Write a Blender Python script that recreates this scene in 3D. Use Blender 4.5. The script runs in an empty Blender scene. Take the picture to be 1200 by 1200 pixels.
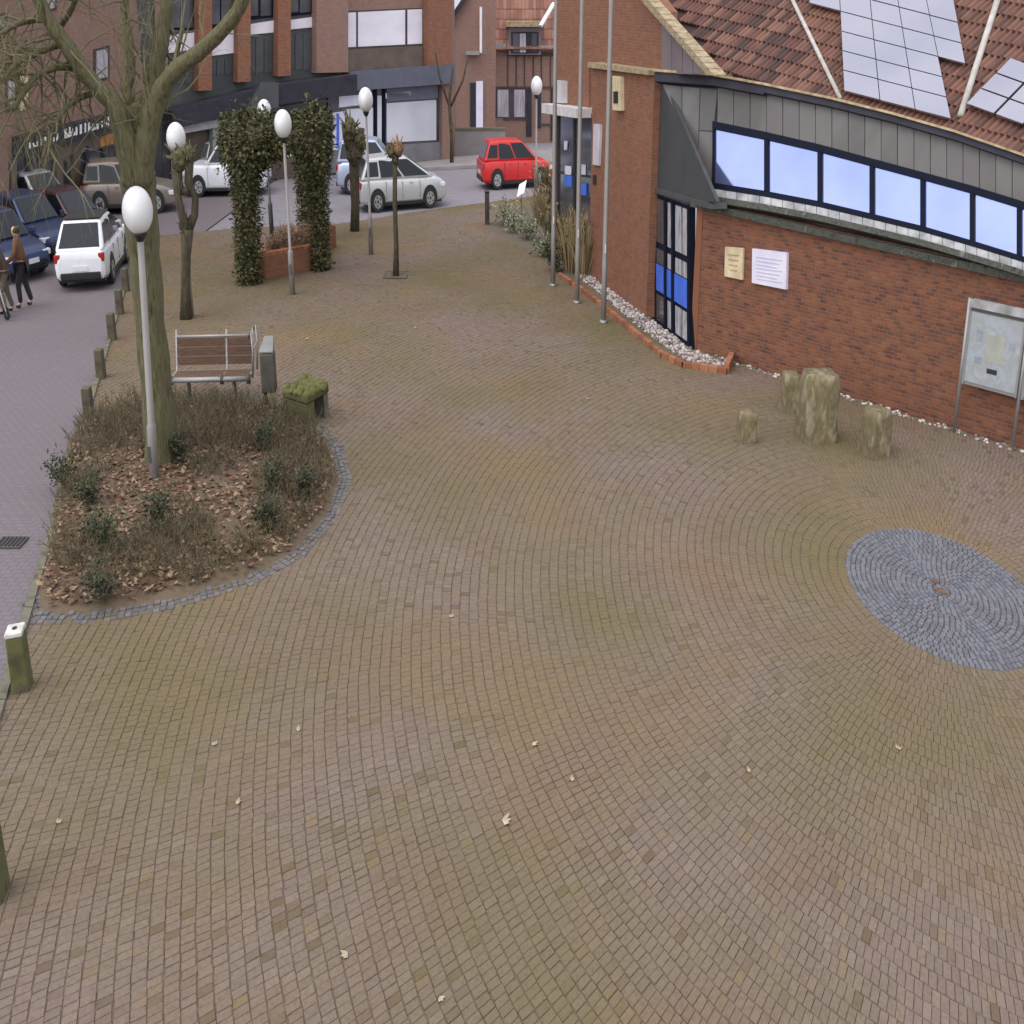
import bpy, bmesh, math, random
from mathutils import Vector, Matrix, noise as mnoise
random.seed(7)
R = math.radians
sc = bpy.context.scene
COL = sc.collection

# ---------------------------------------------------------------- camera, light
CAM_H, PITCH, FPX = 6.0, R(20.7), 1600.0
cd = bpy.data.cameras.new('camera'); cam = bpy.data.objects.new('camera', cd); COL.objects.link(cam)
cam.location = (0, 0, CAM_H); cam.rotation_euler = (R(90) - PITCH, 0, 0)
cd.sensor_width = 36; cd.lens = 36 * FPX / 1200; cd.clip_end = 1500
sc.camera = cam
SUN_EL, SUN_ROT = R(66), R(215)
w = bpy.data.worlds.new('World'); sc.world = w; w.use_nodes = True
nt = w.node_tree; bg = nt.nodes['Background']
sky = nt.nodes.new('ShaderNodeTexSky'); sky.sky_type = 'NISHITA'; sky.sun_disc = False
sky.sun_elevation = SUN_EL; sky.sun_rotation = SUN_ROT; sky.air_density = 1.0; sky.dust_density = 2.0
hs = nt.nodes.new('ShaderNodeHueSaturation'); hs.inputs['Saturation'].default_value = 0.27
nt.links.new(sky.outputs[0], hs.inputs['Color']); nt.links.new(hs.outputs[0], bg.inputs[0])
bg.inputs[1].default_value = 0.15
sl = bpy.data.lights.new('sun', 'SUN'); sun = bpy.data.objects.new('sun', sl); COL.objects.link(sun)
sl.energy = 0.5; sl.angle = R(140); sl.color = (1, .96, .9)
sdir = Vector((math.sin(SUN_ROT) * math.cos(SUN_EL), math.cos(SUN_ROT) * math.cos(SUN_EL), math.sin(SUN_EL)))
sun.rotation_euler = sdir.to_track_quat('Z', 'Y').to_euler()
sc.view_settings.view_transform = 'Standard'; sc.view_settings.look = 'None'
sc.view_settings.exposure = 1.08; sc.view_settings.gamma = 1; sc.view_settings.use_curve_mapping = False

# ---------------------------------------------------------------- image pixels to world points: camera rays through pixel positions
NW = 0.6        # image is squeezed sideways; things are scaled across the view by this to match
CP, SP = math.cos(PITCH), math.sin(PITCH)
def ray(u, v):
    x, y = (u - 600) / FPX, (600 - v) / FPX
    return Vector((x, CP + y * SP, -SP + y * CP))
def G(u, v, z=0.0):
    d = ray(u, v); t = (z - CAM_H) / d.z
    return Vector((d.x * t, d.y * t, z))
def ZH(Y, v): return CAM_H - Y * math.tan(PITCH + math.atan((v - 600) / FPX))
def AT(u, v, Y):
    d = ray(u, v); t = Y / d.y
    return Vector((d.x * t, Y, CAM_H + d.z * t))
def proj(p):
    d = p - Vector((0, 0, CAM_H)); z = d.y * CP - d.z * SP
    return 600 + FPX * d.x / z, 600 - FPX * (d.y * SP + d.z * CP) / z
class Plane:
    def __init__(s, p, n):
        s.p = Vector(p); s.n = Vector(n).normalized()
        if s.n.dot(Vector((0, 0, CAM_H)) - s.p) < 0: s.n = -s.n
    def hit(s, u, v):
        d = ray(u, v); o = Vector((0, 0, CAM_H))
        return o + d * ((s.p - o).dot(s.n) / d.dot(s.n))
    def off(s, k): return Plane(s.p + s.n * k, s.n)
def wall_plane(a, b):
    a, b = Vector(a), Vector(b); d = b - a
    return Plane(a, (d.y, -d.x, 0))

# ---------------------------------------------------------------- materials
MATS = {}
def nmat(name, cols, scale=6, rough=.8, bump=.15, metal=0, stretch=(1, 1, 1), isl=0., detail=5, pos=False, spec=.5, bdist=.01, trans=0, ior=1.45, contrast=(.32, .68)):
    if name in MATS: return MATS[name]
    m = bpy.data.materials.new(name); m.use_nodes = True; N = m.node_tree.nodes; L = m.node_tree.links
    b = N['Principled BSDF']; b.inputs['Roughness'].default_value = rough; b.inputs['Metallic'].default_value = metal
    b.inputs['Specular IOR Level'].default_value = spec
    tc = N.new('ShaderNodeTexCoord'); mp = N.new('ShaderNodeMapping'); mp.inputs['Scale'].default_value = stretch
    if pos:
        ge = N.new('ShaderNodeNewGeometry'); L.new(ge.outputs['Position'], mp.inputs['Vector'])
    else: L.new(tc.outputs['Object'], mp.inputs['Vector'])
    no = N.new('ShaderNodeTexNoise'); no.inputs['Scale'].default_value = scale; no.inputs['Detail'].default_value = detail
    L.new(mp.outputs[0], no.inputs['Vector'])
    cr = N.new('ShaderNodeValToRGB'); e = cr.color_ramp.elements
    e[0].position, e[1].position = contrast
    e[0].color = (*cols[0], 1); e[1].color = (*cols[-1], 1)
    for i, c in enumerate(cols[1:-1]):
        x = e.new(contrast[0] + (contrast[1] - contrast[0]) * (i + 1) / (len(cols) - 1)); x.color = (*c, 1)
    if isl > 0:
        ge2 = N.new('ShaderNodeNewGeometry'); mx = N.new('ShaderNodeMix'); mx.data_type = 'FLOAT'
        mx.inputs[0].default_value = isl
        ob = N.new('ShaderNodeObjectInfo'); ad = N.new('ShaderNodeMath'); ad.operation = 'ADD'
        fr = N.new('ShaderNodeMath'); fr.operation = 'FRACT'
        L.new(ge2.outputs['Random Per Island'], ad.inputs[0]); L.new(ob.outputs['Random'], ad.inputs[1]); L.new(ad.outputs[0], fr.inputs[0])
        L.new(no.outputs[0], mx.inputs[2]); L.new(fr.outputs[0], mx.inputs[3]); L.new(mx.outputs[0], cr.inputs[0])
    else: L.new(no.outputs[0], cr.inputs[0])
    L.new(cr.outputs[0], b.inputs['Base Color'])
    if bump > 0:
        bu = N.new('ShaderNodeBump'); bu.inputs['Strength'].default_value = bump; bu.inputs['Distance'].default_value = bdist
        L.new(no.outputs[0], bu.inputs['Height']); L.new(bu.outputs[0], b.inputs['Normal'])
    if trans: b.inputs['Transmission Weight'].default_value = trans; b.inputs['IOR'].default_value = ior
    MATS[name] = m; return m
def brick_mat(name, c1, c2, c3, mortar, bw=.20, bh=.060, vec='UV', mort=.009):
    m = bpy.data.materials.new(name); m.use_nodes = True; N = m.node_tree.nodes; L = m.node_tree.links
    b = N['Principled BSDF']; b.inputs['Roughness'].default_value = .9; b.inputs['Specular IOR Level'].default_value = .25
    tc = N.new('ShaderNodeTexCoord'); br = N.new('ShaderNodeTexBrick')
    br.inputs['Scale'].default_value = 1; br.inputs['Brick Width'].default_value = bw; br.inputs['Row Height'].default_value = bh
    br.inputs['Mortar Size'].default_value = mort; br.inputs['Mortar Smooth'].default_value = .3; br.inputs['Bias'].default_value = -.1
    br.inputs['Color1'].default_value = (*c1, 1); br.inputs['Color2'].default_value = (*c2, 1); br.inputs['Mortar'].default_value = (*mortar, 1)
    L.new(tc.outputs[vec], br.inputs['Vector'])
    no = N.new('ShaderNodeTexNoise'); no.inputs['Scale'].default_value = 3.2; no.inputs['Detail'].default_value = 8; no.inputs['Roughness'].default_value = .75; L.new(tc.outputs[vec], no.inputs['Vector'])
    cr = N.new('ShaderNodeValToRGB'); cr.color_ramp.elements[0].position = .38; cr.color_ramp.elements[1].position = .66
    L.new(no.outputs[0], cr.inputs[0])
    mx = N.new('ShaderNodeMix'); mx.data_type = 'RGBA'; L.new(cr.outputs[0], mx.inputs[0]); L.new(br.outputs[0], mx.inputs[6]); 
    br2 = N.new('ShaderNodeTexBrick')
    for k in ('Scale', 'Brick Width', 'Row Height', 'Mortar Size', 'Mortar Smooth', 'Bias'): br2.inputs[k].default_value = br.inputs[k].default_value
    br2.inputs['Color1'].default_value = (*c3, 1); br2.inputs['Color2'].default_value = (*c1, 1); br2.inputs['Mortar'].default_value = (*mortar, 1)
    L.new(tc.outputs[vec], br2.inputs['Vector']); L.new(br2.outputs[0], mx.inputs[7]); L.new(mx.outputs[2], b.inputs['Base Color'])
    bu = N.new('ShaderNodeBump'); bu.inputs['Strength'].default_value = .6; bu.inputs['Distance'].default_value = .01; bu.invert = True
    L.new(br.outputs['Fac'], bu.inputs['Height']); L.new(bu.outputs[0], b.inputs['Normal'])
    MATS[name] = m; return m
def paint(name, c, rough=.4, metal=0, spec=.5, var=.12, scale=3): 
    return nmat(name, [tuple(max(0, x * (1 - var)) for x in c), c], scale, rough, .03, metal, spec=spec)
def paver_mat():
    m = bpy.data.materials.new('brown_paver'); m.use_nodes = True; N = m.node_tree.nodes; L = m.node_tree.links
    b = N['Principled BSDF']; b.inputs['Roughness'].default_value = .85; b.inputs['Specular IOR Level'].default_value = .3
    ge = N.new('ShaderNodeNewGeometry'); ob = N.new('ShaderNodeObjectInfo')
    ad = N.new('ShaderNodeMath'); L.new(ge.outputs['Random Per Island'], ad.inputs[0]); L.new(ob.outputs['Random'], ad.inputs[1])
    fr = N.new('ShaderNodeMath'); fr.operation = 'FRACT'; L.new(ad.outputs[0], fr.inputs[0])
    cr = N.new('ShaderNodeValToRGB'); e = cr.color_ramp.elements
    e[0].position = 0; e[0].color = (0.120, 0.083, 0.049, 1); e[1].position = 1; e[1].color = (0.179, 0.125, 0.073, 1)
    for p_, c in ((.08, (.164, .120, .098)), (.45, (.175, .128, .104)), (.85, (.182, .135, .107)), (.95, (.198, .148, .118))):
        x = e.new(p_); x.color = (*c, 1)
    L.new(fr.outputs[0], cr.inputs[0])
    def noise(sc_, det, lo, hi, off=(0, 0, 0)):
        mp = N.new('ShaderNodeMapping'); mp.inputs['Location'].default_value = off; mp.inputs['Scale'].default_value = (1 / NW, 1, 1)
        L.new(ge.outputs['Position'], mp.inputs[0])
        n = N.new('ShaderNodeTexNoise'); n.inputs['Scale'].default_value = sc_; n.inputs['Detail'].default_value = det
        L.new(mp.outputs[0], n.inputs['Vector'])
        r_ = N.new('ShaderNodeMapRange'); r_.inputs['From Min'].default_value = lo; r_.inputs['From Max'].default_value = hi
        L.new(n.outputs[0], r_.inputs['Value']); return r_.outputs[0], n.outputs[0]
    def mix(f, a, col, k=1.0):
        mx = N.new('ShaderNodeMix'); mx.data_type = 'RGBA'
        mu = N.new('ShaderNodeMath'); mu.operation = 'MULTIPLY'; mu.inputs[1].default_value = k; L.new(f, mu.inputs[0])
        L.new(mu.outputs[0], mx.inputs[0]); L.new(a, mx.inputs[6]); mx.inputs[7].default_value = (*col, 1); return mx.outputs[2]
    c = cr.outputs[0]
    f, _ = noise(.22, 4, .38, .66); c = mix(f, c, (0.138, 0.109, 0.049), .95)           # mossy film
    f, _ = noise(.30, 3, .50, .72, (31, 7, 0)); c = mix(f, c, (0.188, 0.125, 0.064), .8)      # sandy
    f, _ = noise(.5, 3, .52, .75, (3, 57, 0)); c = mix(f, c, (0.167, 0.102, 0.074), .55)    # pinkish
    f, n2 = noise(22, 5, .45, .9, (9, 9, 0)); c = mix(f, c, (0.059, 0.045, 0.029), .55)      # grit
    L.new(c, b.inputs['Base Color'])
    bu = N.new('ShaderNodeBump'); bu.inputs['Strength'].default_value = .3; bu.inputs['Distance'].default_value = .006
    L.new(n2, bu.inputs['Height']); L.new(bu.outputs[0], b.inputs['Normal'])
    MATS['paver'] = m; return m
PAV = paver_mat()
BRK = brick_mat('red_brown_brick', (.215, .072, .038), (.060, .030, .028), (.27, .105, .046), (.15, .105, .085))
BRK2 = brick_mat('orange_brown_brick', (.255, .100, .056), (.165, .066, .042), (.29, .120, .062), (.19, .125, .095))
BRK3 = brick_mat('brown_house_brick', (.27, .142, .112), (.20, .108, .09), (.285, .162, .122), (.23, .175, .15))
EDGE = nmat('edging_brick', [(.20, .075, .035), (.33, .135, .065)], 5, .85, .3, isl=.6)
JOINT = nmat('joint_sand', [(.098, .078, .056), (.14, .112, .080)], 20, .95, .3, pos=True)
EARTH = nmat('bed_soil', [(.075, .052, .034), (.13, .09, .055), (.10, .07, .044)], 6, .95, .8, pos=True, bdist=.04)
ROADM = brick_mat('side_street_setts', (.158, .130, .146), (.185, .156, .170), (.172, .146, .156), (.138, .114, .127), .13, .11, 'Object', .008)
ASPH = nmat('grey_asphalt', [(.19, .172, .195), (.235, .215, .24)], 3, .85, .2, pos=True)
SETT = nmat('blue_grey_sett', [(.110, .108, .126), (.145, .144, .166)], 14, .75, .3, isl=.75, pos=True)
BARK = nmat('mossy_bark', [(.050, .042, .026), (.105, .098, .036), (.130, .108, .064), (.080, .085, .028), (.16, .135, .085)], 3.2, .95, 1, stretch=(6, 5, .8), bdist=.07, detail=8)
TWIG = nmat('brown_green_twig', [(.10, .085, .045), (.165, .15, .075)], 5, .9, .2)
BARKD = nmat('dark_bark', [(.035, .028, .018), (.085, .07, .04)], 8, .95, .7, stretch=(3, 3, .6), bdist=.03)
IVY = nmat('ivy_leaf', [(.028, .032, .014), (.078, .074, .030), (.052, .054, .022), (.12, .105, .046)], 2, .8, 0, isl=.7, spec=.2)
LEAFG = nmat('evergreen_leaf', [(.030, .036, .020), (.078, .080, .040)], 3, .7, 0, isl=.7, spec=.3)
LEAFB = nmat('dead_leaf', [(.085, .036, .022), (.155, .080, .045), (.12, .065, .035), (.20, .12, .07), (.28, .19, .12)], 3, .85, 0, isl=.8)
STRAW = nmat('dry_straw', [(.22, .16, .08), (.38, .29, .16)], 3, .9, 0, isl=.7)
OLIVE = nmat('dry_olive_twig', [(.072, .060, .030), (.135, .112, .056), (.095, .072, .040)], 3, .9, 0, isl=.7)
STEEL = paint('galvanised_steel', (.33, .32, .32), .5, .45)
POLE = paint('pale_grey_pole', (.27, .25, .235), .6, .1, spec=.3)
DPOLE = paint('dark_grey_pole', (.085, .08, .075), .5, .2)
WHITE = paint('white_gloss', (.80, .79, .80), .35)
OPAL = nmat('opal_glass', [(.50, .48, .47), (.68, .67, .67), (.72, .71, .71)], 3, .3, .02, stretch=(2, 2, .5), contrast=(.25, .6))
BLACK = paint('black_plastic', (.014, .014, .016), .5)
RUB = paint('tyre_rubber', (.022, .022, .023), .8)
ALU = paint('alloy_rim', (.52, .53, .55), .3, .7)
CARGL = paint('car_glass', (.012, .015, .020), .12, 0, .35)
WOOD = nmat('brown_bench_board', [(.075, .040, .025), (.135, .072, .045)], 4, .7, .2, stretch=(1.5, 12, 12))
STONE = nmat('mossy_sandstone', [(.085, .072, .036), (.205, .155, .095), (.135, .112, .052), (.27, .215, .145), (.19, .148, .10)], 5, .95, 1, stretch=(1.6, 1, .7), bdist=.05, detail=9, contrast=(.2, .8))
CONC = nmat('mossy_concrete', [(.085, .08, .055), (.16, .145, .105), (.085, .09, .03)], 4, .95, .6, bdist=.02)
POST = nmat('weathered_post', [(.060, .050, .036), (.10, .085, .055), (.085, .09, .035)], 5, .95, .5, bdist=.02)
MOSS = nmat('thick_moss', [(.070, .072, .020), (.14, .135, .040)], 9, 1, .9, bdist=.04)
CLAD = nmat('zinc_cladding', [(.085, .077, .074), (.120, .110, .105), (.105, .092, .090)], 1.6, .6, .1, stretch=(1, 1, .3), isl=.35)
CLADL = nmat('pale_zinc', [(.20, .20, .20), (.46, .45, .46)], 4, .55, .1)
SLATE = nmat('dark_slate', [(.040, .043, .047), (.060, .064, .068)], 2, .6, .1, isl=.3)
SLATEP = nmat('mauve_slate', [(.145, .115, .128), (.19, .155, .170)], 2, .7, .1, isl=.4)
NAVY = paint('dark_navy_frame', (.006, .008, .019), .7, spec=.12)
GLASSR = nmat('coated_window_glass', [(.29, .35, .66), (.37, .43, .76)], .8, .12, 0, .85)
SOLAR = nmat('solar_glass', [(.36, .36, .44), (.44, .43, .50)], .6, .16, 0, .85)
TILE = nmat('red_roof_tile', [(.060, .032, .028), (.135, .056, .044), (.10, .045, .036), (.185, .09, .064)], 2.5, .85, .3, isl=.55)
TILEP = nmat('orange_roof_tile', [(.095, .044, .033), (.185, .085, .058), (.14, .065, .05)], 2.5, .85, .3, isl=.5)
VERGE = nmat('lichened_verge', [(.22, .16, .085), (.42, .33, .21)], 7, .9, .4)
PEB = nmat('white_pebble', [(.17, .135, .115), (.33, .28, .26), (.50, .45, .43)], 3, .8, 0, isl=.8)
FASC = paint('dark_fascia', (.040, .038, .052), .75, spec=.2, var=.3)
FASCB = paint('blue_grey_fascia', (.105, .110, .150), .6, var=.2)
DGLASS = nmat('dark_shop_glass', [(.035, .036, .045), (.085, .082, .095)], 1.2, .12, 0, spec=.7)
BLIND = nmat('white_blind', [(.62, .57, .64), (.76, .71, .77)], .7, .6, 0, stretch=(1, 1, 3))
SHOPW = nmat('pale_shop_pane', [(.46, .46, .52), (.62, .62, .67)], .5, .3, 0)  # pale grey pane colour, no emission
CURT = nmat('grey_curtain', [(.22, .19, .22), (.48, .44, .48)], 3, .8, 0, stretch=(6, 1, .3))
RENDER = nmat('grey_render', [(.23, .205, .20), (.29, .26, .26)], 2, .9, .2)
DWOOD = nmat('dark_timber', [(.035, .024, .024), (.06, .045, .042)], 4, .7, .1)
BRNW = nmat('brown_panel', [(.085, .06, .05), (.13, .095, .075)], 2, .7, .1)
BLUE = paint('bright_blue', (.055, .16, .72), .5, var=.25)
CREAM = nmat('cream_plaque', [(.50, .40, .24), (.66, .55, .36)], 5, .7, .2)
LILAC = nmat('pale_notice', [(.62, .58, .74), (.74, .70, .80)], 2, .6, 0)
ORANGE = paint('painted_warm_glow', (.52, .22, .06), .6, var=.4)  # warm light of a shop display put into the colour, no emission
PALEF = nmat('pale_flashing', [(.36, .33, .30), (.50, .47, .44)], 6, .8, .1)
NOTE = nmat('map_note', [(.20, .23, .29), (.30, .32, .37)], 8, .5, 0)
PAPER = nmat('faded_map', [(.24, .28, .33), (.36, .38, .43), (.31, .33, .32), (.40, .41, .46)], 3.5, .4, 0)

# ---------------------------------------------------------------- mesh helpers
class MB:
    def __init__(s): s.v = []; s.f = []
    def add(s, vs, fs):
        n = len(s.v); s.v += [Vector(a) for a in vs]; s.f += [tuple(i + n for i in f) for f in fs]; return s
    def box(s, c, d, rz=0, taper=1):
        x, y, z = (a / 2 for a in d); ca, sa = math.cos(rz), math.sin(rz); vs = []
        for k, t in ((-z, 1), (z, taper)):
            for a, b in ((-x, -y), (x, -y), (x, y), (-x, y)):
                a, b = a * t, b * t
                vs.append((c[0] + a * ca - b * sa, c[1] + a * sa + b * ca, c[2] + k))
        return s.add(vs, [(3, 2, 1, 0), (4, 5, 6, 7), (0, 1, 5, 4), (1, 2, 6, 5), (2, 3, 7, 6), (3, 0, 4, 7)])
    def slab(s, front, back):
        n = len(front)
        return s.add(list(front) + list(back), [tuple(range(n)), tuple(range(2 * n - 1, n - 1, -1))] + [(i, n + i, n + (i + 1) % n, (i + 1) % n) for i in range(n)])
    def path(s, pts, rad, n=6, ry=None, cap=True):
        pts = [Vector(p) for p in pts]; rings = []; up = Vector((0.13, .21, 1)).normalized(); prev = None
        for i, p in enumerate(pts):
            d = (pts[min(i + 1, len(pts) - 1)] - pts[max(i - 1, 0)])
            if d.length < 1e-9: d = Vector((0, 0, 1))
            d.normalize()
            if prev is None:
                a = d.cross(Vector((0, 1, 0)) if abs(d.y) < .9 else Vector((1, 0, 0))).normalized()
            else:
                a = (prev - d * prev.dot(d)); a = a.normalized() if a.length > 1e-6 else d.orthogonal().normalized()
            prev = a; b = d.cross(a); r = rad[i] if isinstance(rad, (list, tuple)) else rad
            rings.append([p + a * (r * math.cos(2 * math.pi * k / n)) + b * (r * math.sin(2 * math.pi * k / n)) for k in range(n)])
        vs = [q for r_ in rings for q in r_]; fs = []
        for i in range(len(rings) - 1):
            for k in range(n): fs.append((i * n + k, i * n + (k + 1) % n, (i + 1) * n + (k + 1) % n, (i + 1) * n + k))
        if cap: fs.append(tuple(range(n - 1, -1, -1))); fs.append(tuple(range((len(rings) - 1) * n, len(rings) * n)))
        return s.add(vs, fs)
    def lathe(s, prof, n=20, c=(0, 0, 0), axis='z'):
        vs = []
        for r, z in prof:
            for k in range(n):
                a = 2 * math.pi * k / n
                q = (r * math.cos(a), r * math.sin(a), z)
                if axis == 'y': q = (q[0], z, q[1])
                vs.append((q[0] + c[0], q[1] + c[1], q[2] + c[2]))
        fs = []
        for i in range(len(prof) - 1):
            for k in range(n): fs.append((i * n + k, i * n + (k + 1) % n, (i + 1) * n + (k + 1) % n, (i + 1) * n + k))
        fs.append(tuple(range(n - 1, -1, -1))); fs.append(tuple((len(prof) - 1) * n + k for k in range(n)))
        return s.add(vs, fs)
    def sphere(s, c, r, n=20, m=12):
        prof = [(max(1e-4, r * math.sin(math.pi * i / m)), -r * math.cos(math.pi * i / m)) for i in range(m + 1)]
        return s.lathe(prof, n, c)
    def leaf(s, c, d, l, wd, nrm):
        d = Vector(d).normalized(); b = d.cross(Vector(nrm)); b = b.normalized() if b.length > 1e-6 else d.orthogonal()
        k = d.cross(b) * (l * .12); c = Vector(c)
        return s.add([c, c + d * l * .5 + b * wd * .5 + k, c + d * l, c + d * l * .5 - b * wd * .5 + k], [(0, 1, 2), (0, 2, 3)])
    def build(s, name, mat, parent=None, heading=0, narrow=False, smooth=False, bevel=0, uv=False, loc=None, seg=2):
        vs = s.v
        if heading or narrow:
            ca, sa = math.cos(heading), math.sin(heading); k = NW if narrow else 1
            vs = [Vector(((a.x * ca - a.y * sa) * k, a.x * sa + a.y * ca, a.z)) for a in vs]
        elif loc is None and parent is not None:
            root = parent
            while root.parent: root = root.parent
            if root.get('world'): l = Vector(root['world']); vs = [a - l for a in vs]
        elif loc is not None:
            vs = [a - Vector(loc) for a in vs]
        me = bpy.data.meshes.new(name); me.from_pydata([tuple(a) for a in vs], [], s.f)
        if uv:
            ul = me.uv_layers.new(name='UVMap').data
            for p in me.polygons:
                n = p.normal; t = Vector((-n.y, n.x, 0))
                if t.length < .05:
                    for li in p.loop_indices: q = me.vertices[me.loops[li].vertex_index].co; ul[li].uv = (q.x / NW, q.y)
                else:
                    t.normalize(); k = Vector((t.x / NW, t.y)).length; b = n.cross(t)
                    for li in p.loop_indices: q = me.vertices[me.loops[li].vertex_index].co; ul[li].uv = (q.dot(t) * k, q.dot(b) if abs(n.z) > .1 else q.z)
        bm = bmesh.new(); bm.from_mesh(me); bmesh.ops.recalc_face_normals(bm, faces=bm.faces); bm.to_mesh(me); bm.free()
        if smooth: me.shade_smooth()
        me.materials.append(mat)
        o = bpy.data.objects.new(name, me); COL.objects.link(o)
        if parent: o.parent = parent
        if loc is not None: o.location = loc
        if bevel:
            md = o.modifiers.new('bevel', 'BEVEL'); md.width = bevel; md.segments = seg; md.limit_method = 'ANGLE'; md.angle_limit = R(28)
            me.shade_smooth(); 
            md2 = o.modifiers.new('weighted', 'WEIGHTED_NORMAL')
        return o
def thing(name, label, cat, loc=(0, 0, 0), group=None, world=False):
    o = bpy.data.objects.new(name, None); COL.objects.link(o); o.location = loc; o.empty_display_size = .2
    o['label'] = label; o['category'] = cat
    if group: o['group'] = group
    if world: o['world'] = tuple(loc)
    return o
def tag(o, label, cat, group=None):
    o['label'] = label; o['category'] = cat
    if group: o['group'] = group
    return o
def kind(o, k): o['kind'] = k; return o
def copy_tree(o, loc, label=None, parent=None):
    c = o.copy(); COL.objects.link(c)
    if parent: c.parent = parent
    else: c.location = loc
    if label: c['label'] = label
    for ch in [x for x in o.children]: copy_tree(ch, None, None, c)
    return c
def pslab(pl, px, off=0., th=.05, m=None):
    m = m or MB(); a = [pl.hit(*q) + pl.n * off for q in px]
    return m.slab(a, [q - pl.n * th for q in a])
def pbox(pl, u0, v0, u1, v1, off=0., th=.05, m=None):
    return pslab(pl, [(u0, v0), (u1, v0), (u1, v1), (u0, v1)], off, th, m)
def inpoly(x, y, P):
    r = False; j = len(P) - 1
    for i in range(len(P)):
        a, b = P[i], P[j]
        if (a[1] > y) != (b[1] > y) and x < (b[0] - a[0]) * (y - a[1]) / (b[1] - a[1]) + a[0]: r = not r
        j = i
    return r

# ---------------------------------------------------------------- ground, streets, paving
DN = .51        # breadth of the ring pattern against its depth
DC = G(1103, 693); DR = 1.82                       # centre and radius (depth) of the round sett field
def sheet(name, pts, z, mat):
    m = MB(); m.add([(p[0], p[1], z) for p in pts], [tuple(range(len(pts)))])
    return kind(m.build(name, mat), 'structure')
sheet('ground', [(-400, -60), (400, -60), (400, 700), (-400, 700)], -.05, ASPH)
K0, K1 = G(30, 730), G(150, 325)
kd = (K1 - K0); kx = lambda y: K0.x + kd.x * (y - K0.y) / kd.y
PLAZA = [(kx(3.5), 3.5), (kx(34), 34)] + [tuple(G(*q)[:2]) for q in ((185, 276), (270, 268), (400, 262), (525, 243), (640, 228))] + \
        [(1.77, 31.32), (2.67, 26.86), (3.26, 24.32), tuple(G(1200, 527)[:2]), (9.2, 14.0), (9.2, 3.5)]
sheet('plaza_paving_bed', PLAZA, -.004, JOINT)
sheet('side_street', [(kx(3.5) - .05, 3.5), (kx(36) - .05, 36), (-8.4, 37.6), (-8.2, 60), (-40, 60), (-40, 3.5)], -.012, ROADM)
sheet('cross_street', [(-8.2, 37.7)] + [(q[0], q[1] + .06) for q in (G(270, 268), G(400, 262), G(525, 243), G(640, 228))] + [(6, 47), (6, 53.5), (-1, 53.5), (-6.2, 50.2), (-8.2, 49)], -.008, ASPH)
BEDP = [(80, 512), (66, 570), (52, 640), (37, 700), (44, 724), (110, 724), (200, 708), (290, 682), (350, 648), (388, 606), (404, 562), (394, 525), (368, 498), (330, 478), (250, 470), (150, 472), (104, 492)]
BED = [tuple(G(*q)[:2]) for q in BEDP]
GBP = [(566, 268), (600, 246), (642, 232), (652, 240), (690, 322), (683, 330), (655, 322), (620, 292)]
GBED = [tuple(G(*q)[:2]) for q in GBP]
# pavers set on end in rings round the sett field
def dist(q): return math.hypot(q[0] / NW, q[1])
def wob(x, y, s=0.0): return mnoise.noise(Vector((x * .9, y * .55, s)))
pav = []; ring = 0; r = DR + .02
while r < 52:
    n = max(8, round(2 * math.pi * r / .098)); j0 = random.random(); r1 = r + .182
    for k in range(n):
        t0 = 2 * math.pi * (k + j0) / n; tm = t0 + math.pi / n
        rm = (r + r1) / 2; x, y = DC.x + rm * DN * math.cos(tm), DC.y + rm * math.sin(tm)
        if y < 5.2 or y > 46: continue
        zc = y * CP + 6 * SP
        if abs(x) > .375 * zc * 1.04 + .8: continue
        if not inpoly(x, y, PLAZA) or inpoly(x, y, BED) or inpoly(x, y, GBED): continue
        pav.append((r, r1, t0, 2 * math.pi / n, x, y))
    r += .189; ring += 1
def paver_geo(m, q):
    r, r1, t0, dt, x, y = q; ring_id = r
    g = .0034 * (1 + .6 * random.random()) + .012 * max(0, mnoise.noise(Vector((x * 1.1, y * .8, ring_id * .37))) - .22); rot = random.gauss(0, .03); dz = random.gauss(0, .0016) + .0016 * wob(x, y); tilt = [random.gauss(0, .0011) for _ in range(2)]
    ra, rb = r + g * .6, r1 - g * .4; a, b = t0 + g / r / 2 , t0 + dt - g / r / 2
    sh = random.gauss(0, .004)
    cs = []
    for rr, tt in ((ra + sh, a), (rb + sh, a), (rb + sh, b), (ra + sh, b)):
        wx, wy = DC.x + rr * DN * math.cos(tt), DC.y + rr * math.sin(tt); wv = Vector((wx * .55, wy * .33, 3))
        cs.append((wx + .035 * mnoise.noise(wv) + .008 * mnoise.noise(wv * 5), wy + .06 * mnoise.noise(wv + Vector((7, 3, 0))) + .012 * mnoise.noise(wv * 5 + Vector((1, 9, 0)))))
    e = .12; mx = sum(c[0] for c in cs) / 4; my = sum(c[1] for c in cs) / 4
    top = [(c[0] + (mx - c[0]) * e * .5, c[1] + (my - c[1]) * e * .5, .004 + dz + tilt[0] * (1 if i < 2 else -1) + tilt[1] * (1 if i in (1, 2) else -1)) for i, c in enumerate(cs)]
    mid = [(c[0], c[1], -.002 + dz) for c in cs]; bot = [(c[0], c[1], -.023) for c in cs]
    m.add(top + mid + bot, [(0, 1, 2, 3)] + [(4 + i, 4 + (i + 1) % 4, (i + 1) % 4, i) for i in range(4)] + [(8 + i, 8 + (i + 1) % 4, 4 + (i + 1) % 4, 4 + i) for i in range(4)])
plaza = kind(thing('plaza_paving', 'brown brick paving of the square laid in rings', 'paving'), 'structure'); del plaza['category'], plaza['label']
def infr(q):
    zc = q[5] * CP + 6 * SP; return abs(q[4]) < .372 * zc and q[5] > 6.95
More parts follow.
